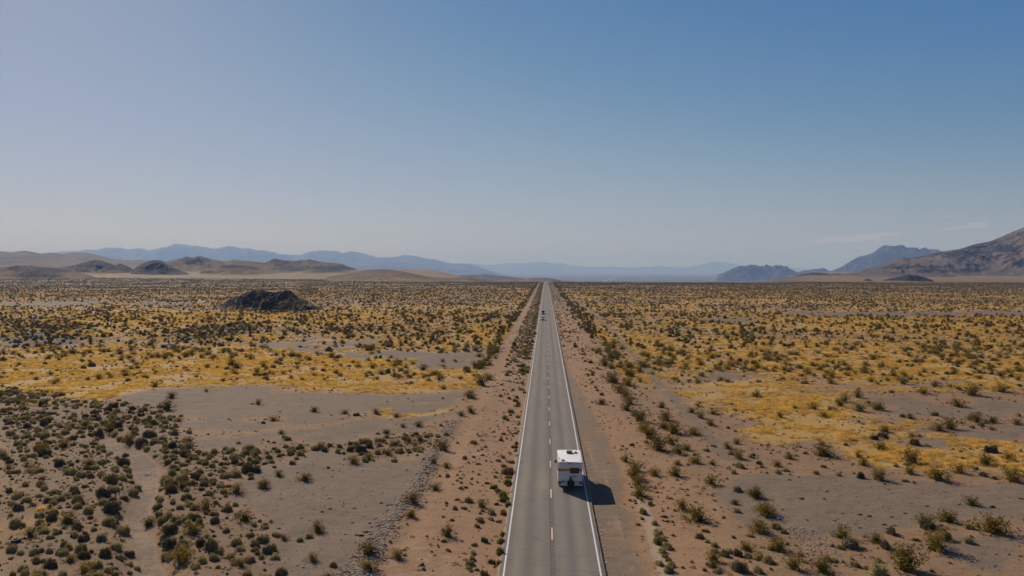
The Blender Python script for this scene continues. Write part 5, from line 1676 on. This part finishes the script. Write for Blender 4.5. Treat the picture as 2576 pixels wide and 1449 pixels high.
for cr, L_ in by.items():
    bins = {}
    for r in L_:
        d = 'at its very near end' if r[2] < 62 else ('on its near part' if r[2] < 69 else ('short of the motorhome' if r[2] < 77 else ('level with the motorhome' if r[2] < 88 else 'on its far part')))
        bins.setdefault((d, 'big' if r[4] > .42 else 'small'), []).append(r)
    for (d, sz_), mem in bins.items():
        left_ = list(mem)
        first = len(mem) == 1
        words_ = [('widest', lambda r: -r[4]), ('narrowest', lambda r: r[4]), ('roadmost', lambda r: abs(r[1])), ('frontmost', lambda r: r[2]), ('rearmost', lambda r: -r[2]), ('second widest', lambda r: -r[4]), ('second roadmost', lambda r: abs(r[1])), ('second frontmost', lambda r: r[2])]
        while left_:
            word, key = words_.pop(0) if words_ else ('other', lambda r: 0)
            r = min(left_, key=key); left_.remove(r)
            c_, X, Y, z, s_ = r
            me = (ST_D if rg.random() < .8 else ST_B)[int(rg.integers(0, 3))]
            o = bpy.data.objects.new('stone', me)
            col.objects.link(o)
            s_ = max(s_, .22) * 1.05
            o.location = (X, Y, z); o.scale = (s_, s_ * (.7 + .5 * rg.random()), s_ * (.7 + .4 * rg.random()))
            o.rotation_euler = (0, 0, rg.random() * .8 - .4)
            tag(o, f"{'' if first else word + ' '}{sz_} dark stone {wh[cr]}, {d}", 'stone', 'dark stones on the gravel flats')
# the many smaller ones
X, Y, rg = scatter(46000, 50, 190, 21)
z = zones(X, Y)
p = (.25 + .6 * z['gravel'] * (1 - z['shoulder']) + .25 * z['red'] + .5 * z['dark']) * sstep(190, 60, Y) * (.4 + .9 * vnoise(X / 5, Y / 5, 66))
ok = (rg.random(len(X)) < p) & (np.abs(X - .5) > 4.6)
X, Y = X[ok], Y[ok]
sz = .07 + .16 * rg.random(len(X)) ** 2.2
# rubble bank along the track and piles by the right-hand bushes
n_r = 2600
Yb = 56 + 62 * rg.random(n_r) ** 1.3
Xb = -13.7 + .10 * (Yb - 90) * 0 + rg.normal(size=n_r) * .62 + 1.1 * (fbm(Yb / 9, Yb * 0, 3, 5) - .5) * 2
Xr = 21.5 + rg.normal(size=500) * 1.4; Yr = 61 + rg.random(500) * 9
pale_n = len(Xb) + len(Xr)
AX, AY = np.concatenate([X, Xb, Xr]), np.concatenate([Y, Yb, Yr])
AS = np.concatenate([sz, .12 + .26 * rg.random(n_r) ** 1.6, .08 + .16 * rg.random(500)])
AZ = height(AX, AY)
pick = np.where(rg.random(len(AX)) < .42, rg.integers(0, 5, len(AX)), 5 + rg.integers(0, 6, len(AX)))
pick[len(X):] = np.where(rg.random(pale_n) < .12, rg.integers(0, 5, pale_n), 5 + rg.integers(0, 6, pale_n))
instancer('rubble', np.stack([AX, AY, AZ], 1), AS, np.full(len(AX), .8), pick, stock_coll('stone_forms', ST_D + ST_P + ST_B), seed=8)
# boulders breaking up the basalt knoll
rgb = np.random.default_rng(5)
n_b = 420
tb_ = rgb.random(n_b)
BX = OUT_X + rgb.normal(size=n_b) * 24 + 4; BY = OUT_Y + rgb.normal(size=n_b) * 16
dg = bpy.context.evaluated_depsgraph_get()
from mathutils.bvhtree import BVHTree
bv = BVHTree.FromPolygons([v.co.copy() for v in oc.data.vertices], [tuple(p_.vertices) for p_ in oc.data.polygons])
pts_b = []
for x, y_ in zip(BX, BY):
    hit = bv.ray_cast(Vector((x, y_, 80)), Vector((0, 0, -1)))
    zg = float(height(np.array([x]), np.array([y_]))[0])
    zz_ = max(zg, hit[0].z if hit[0] else -99)
    pts_b.append((x, y_, zz_ - .1))
instancer('boulder_rubble', np.array(pts_b), .25 + .95 * rgb.random(n_b) ** 2.5, np.full(n_b, 1.1), rgb.integers(0, 5, n_b), stock_coll('boulder_forms', ST_D), seed=9)

# pale gravel drag marks and tyre tracks on the lay-by
M_drag = simple('pale_dust', (0.36, 0.29, 0.235), .95, var=.3, scale=3)
md = MB()
rgd = np.random.default_rng(31)
for k in range(70):
    y0 = 60 + 1.35 * k * .45 + rgd.normal() * .3
    x0 = 4.62 + rgd.random() * .28 + (.25 if k > 40 else 0)
    if rgd.random() < .45: continue
    L_, w_ = .10 + .22 * rgd.random(), .18 + .28 * rgd.random()
    zz_ = float(height(np.array([x0]), np.array([y0]))[0]) + .035
    md.add([(x0 - w_ / 2, y0, zz_), (x0 - w_ * .2, y0 - L_ / 2, zz_), (x0 + w_ / 2, y0 - L_ * .1, zz_), (x0 + w_ * .3, y0 + L_ / 2, zz_), (x0 - w_ * .3, y0 + L_ * .4, zz_)], [(0, 1, 2, 3, 4)])
md.build('dust_marks', M_drag, ground)['kind'] = 'stuff'

# ------------------------------------------------------------------ air
def make_haze():
    m = bpy.data.materials.new('haze')
    m.use_nodes = True
    nt = m.node_tree
    for n in list(nt.nodes): nt.nodes.remove(n)
    out = nt.nodes.new('ShaderNodeOutputMaterial')
    pv = nt.nodes.new('ShaderNodeVolumePrincipled')
    pv.inputs['Color'].default_value = (0.23, 0.36, 0.68, 1)
    pv.inputs['Density'].default_value = HAZE_DENSITY
    pv.inputs['Absorption Color'].default_value = (0.60, 0.60, 0.36, 1)   # bluer light scatters sooner, as in real air
    pv.inputs['Anisotropy'].default_value = 0.1
    nt.links.new(pv.outputs[0], out.inputs['Volume'])
    b = MB().box((0, 0, 0), (98000, 98000, 920))
    o = b.build('haze', m)
    o.location = (0, 0, 920 / 2 - 140)
    tag(o, kind='stuff')
    return o
make_haze()
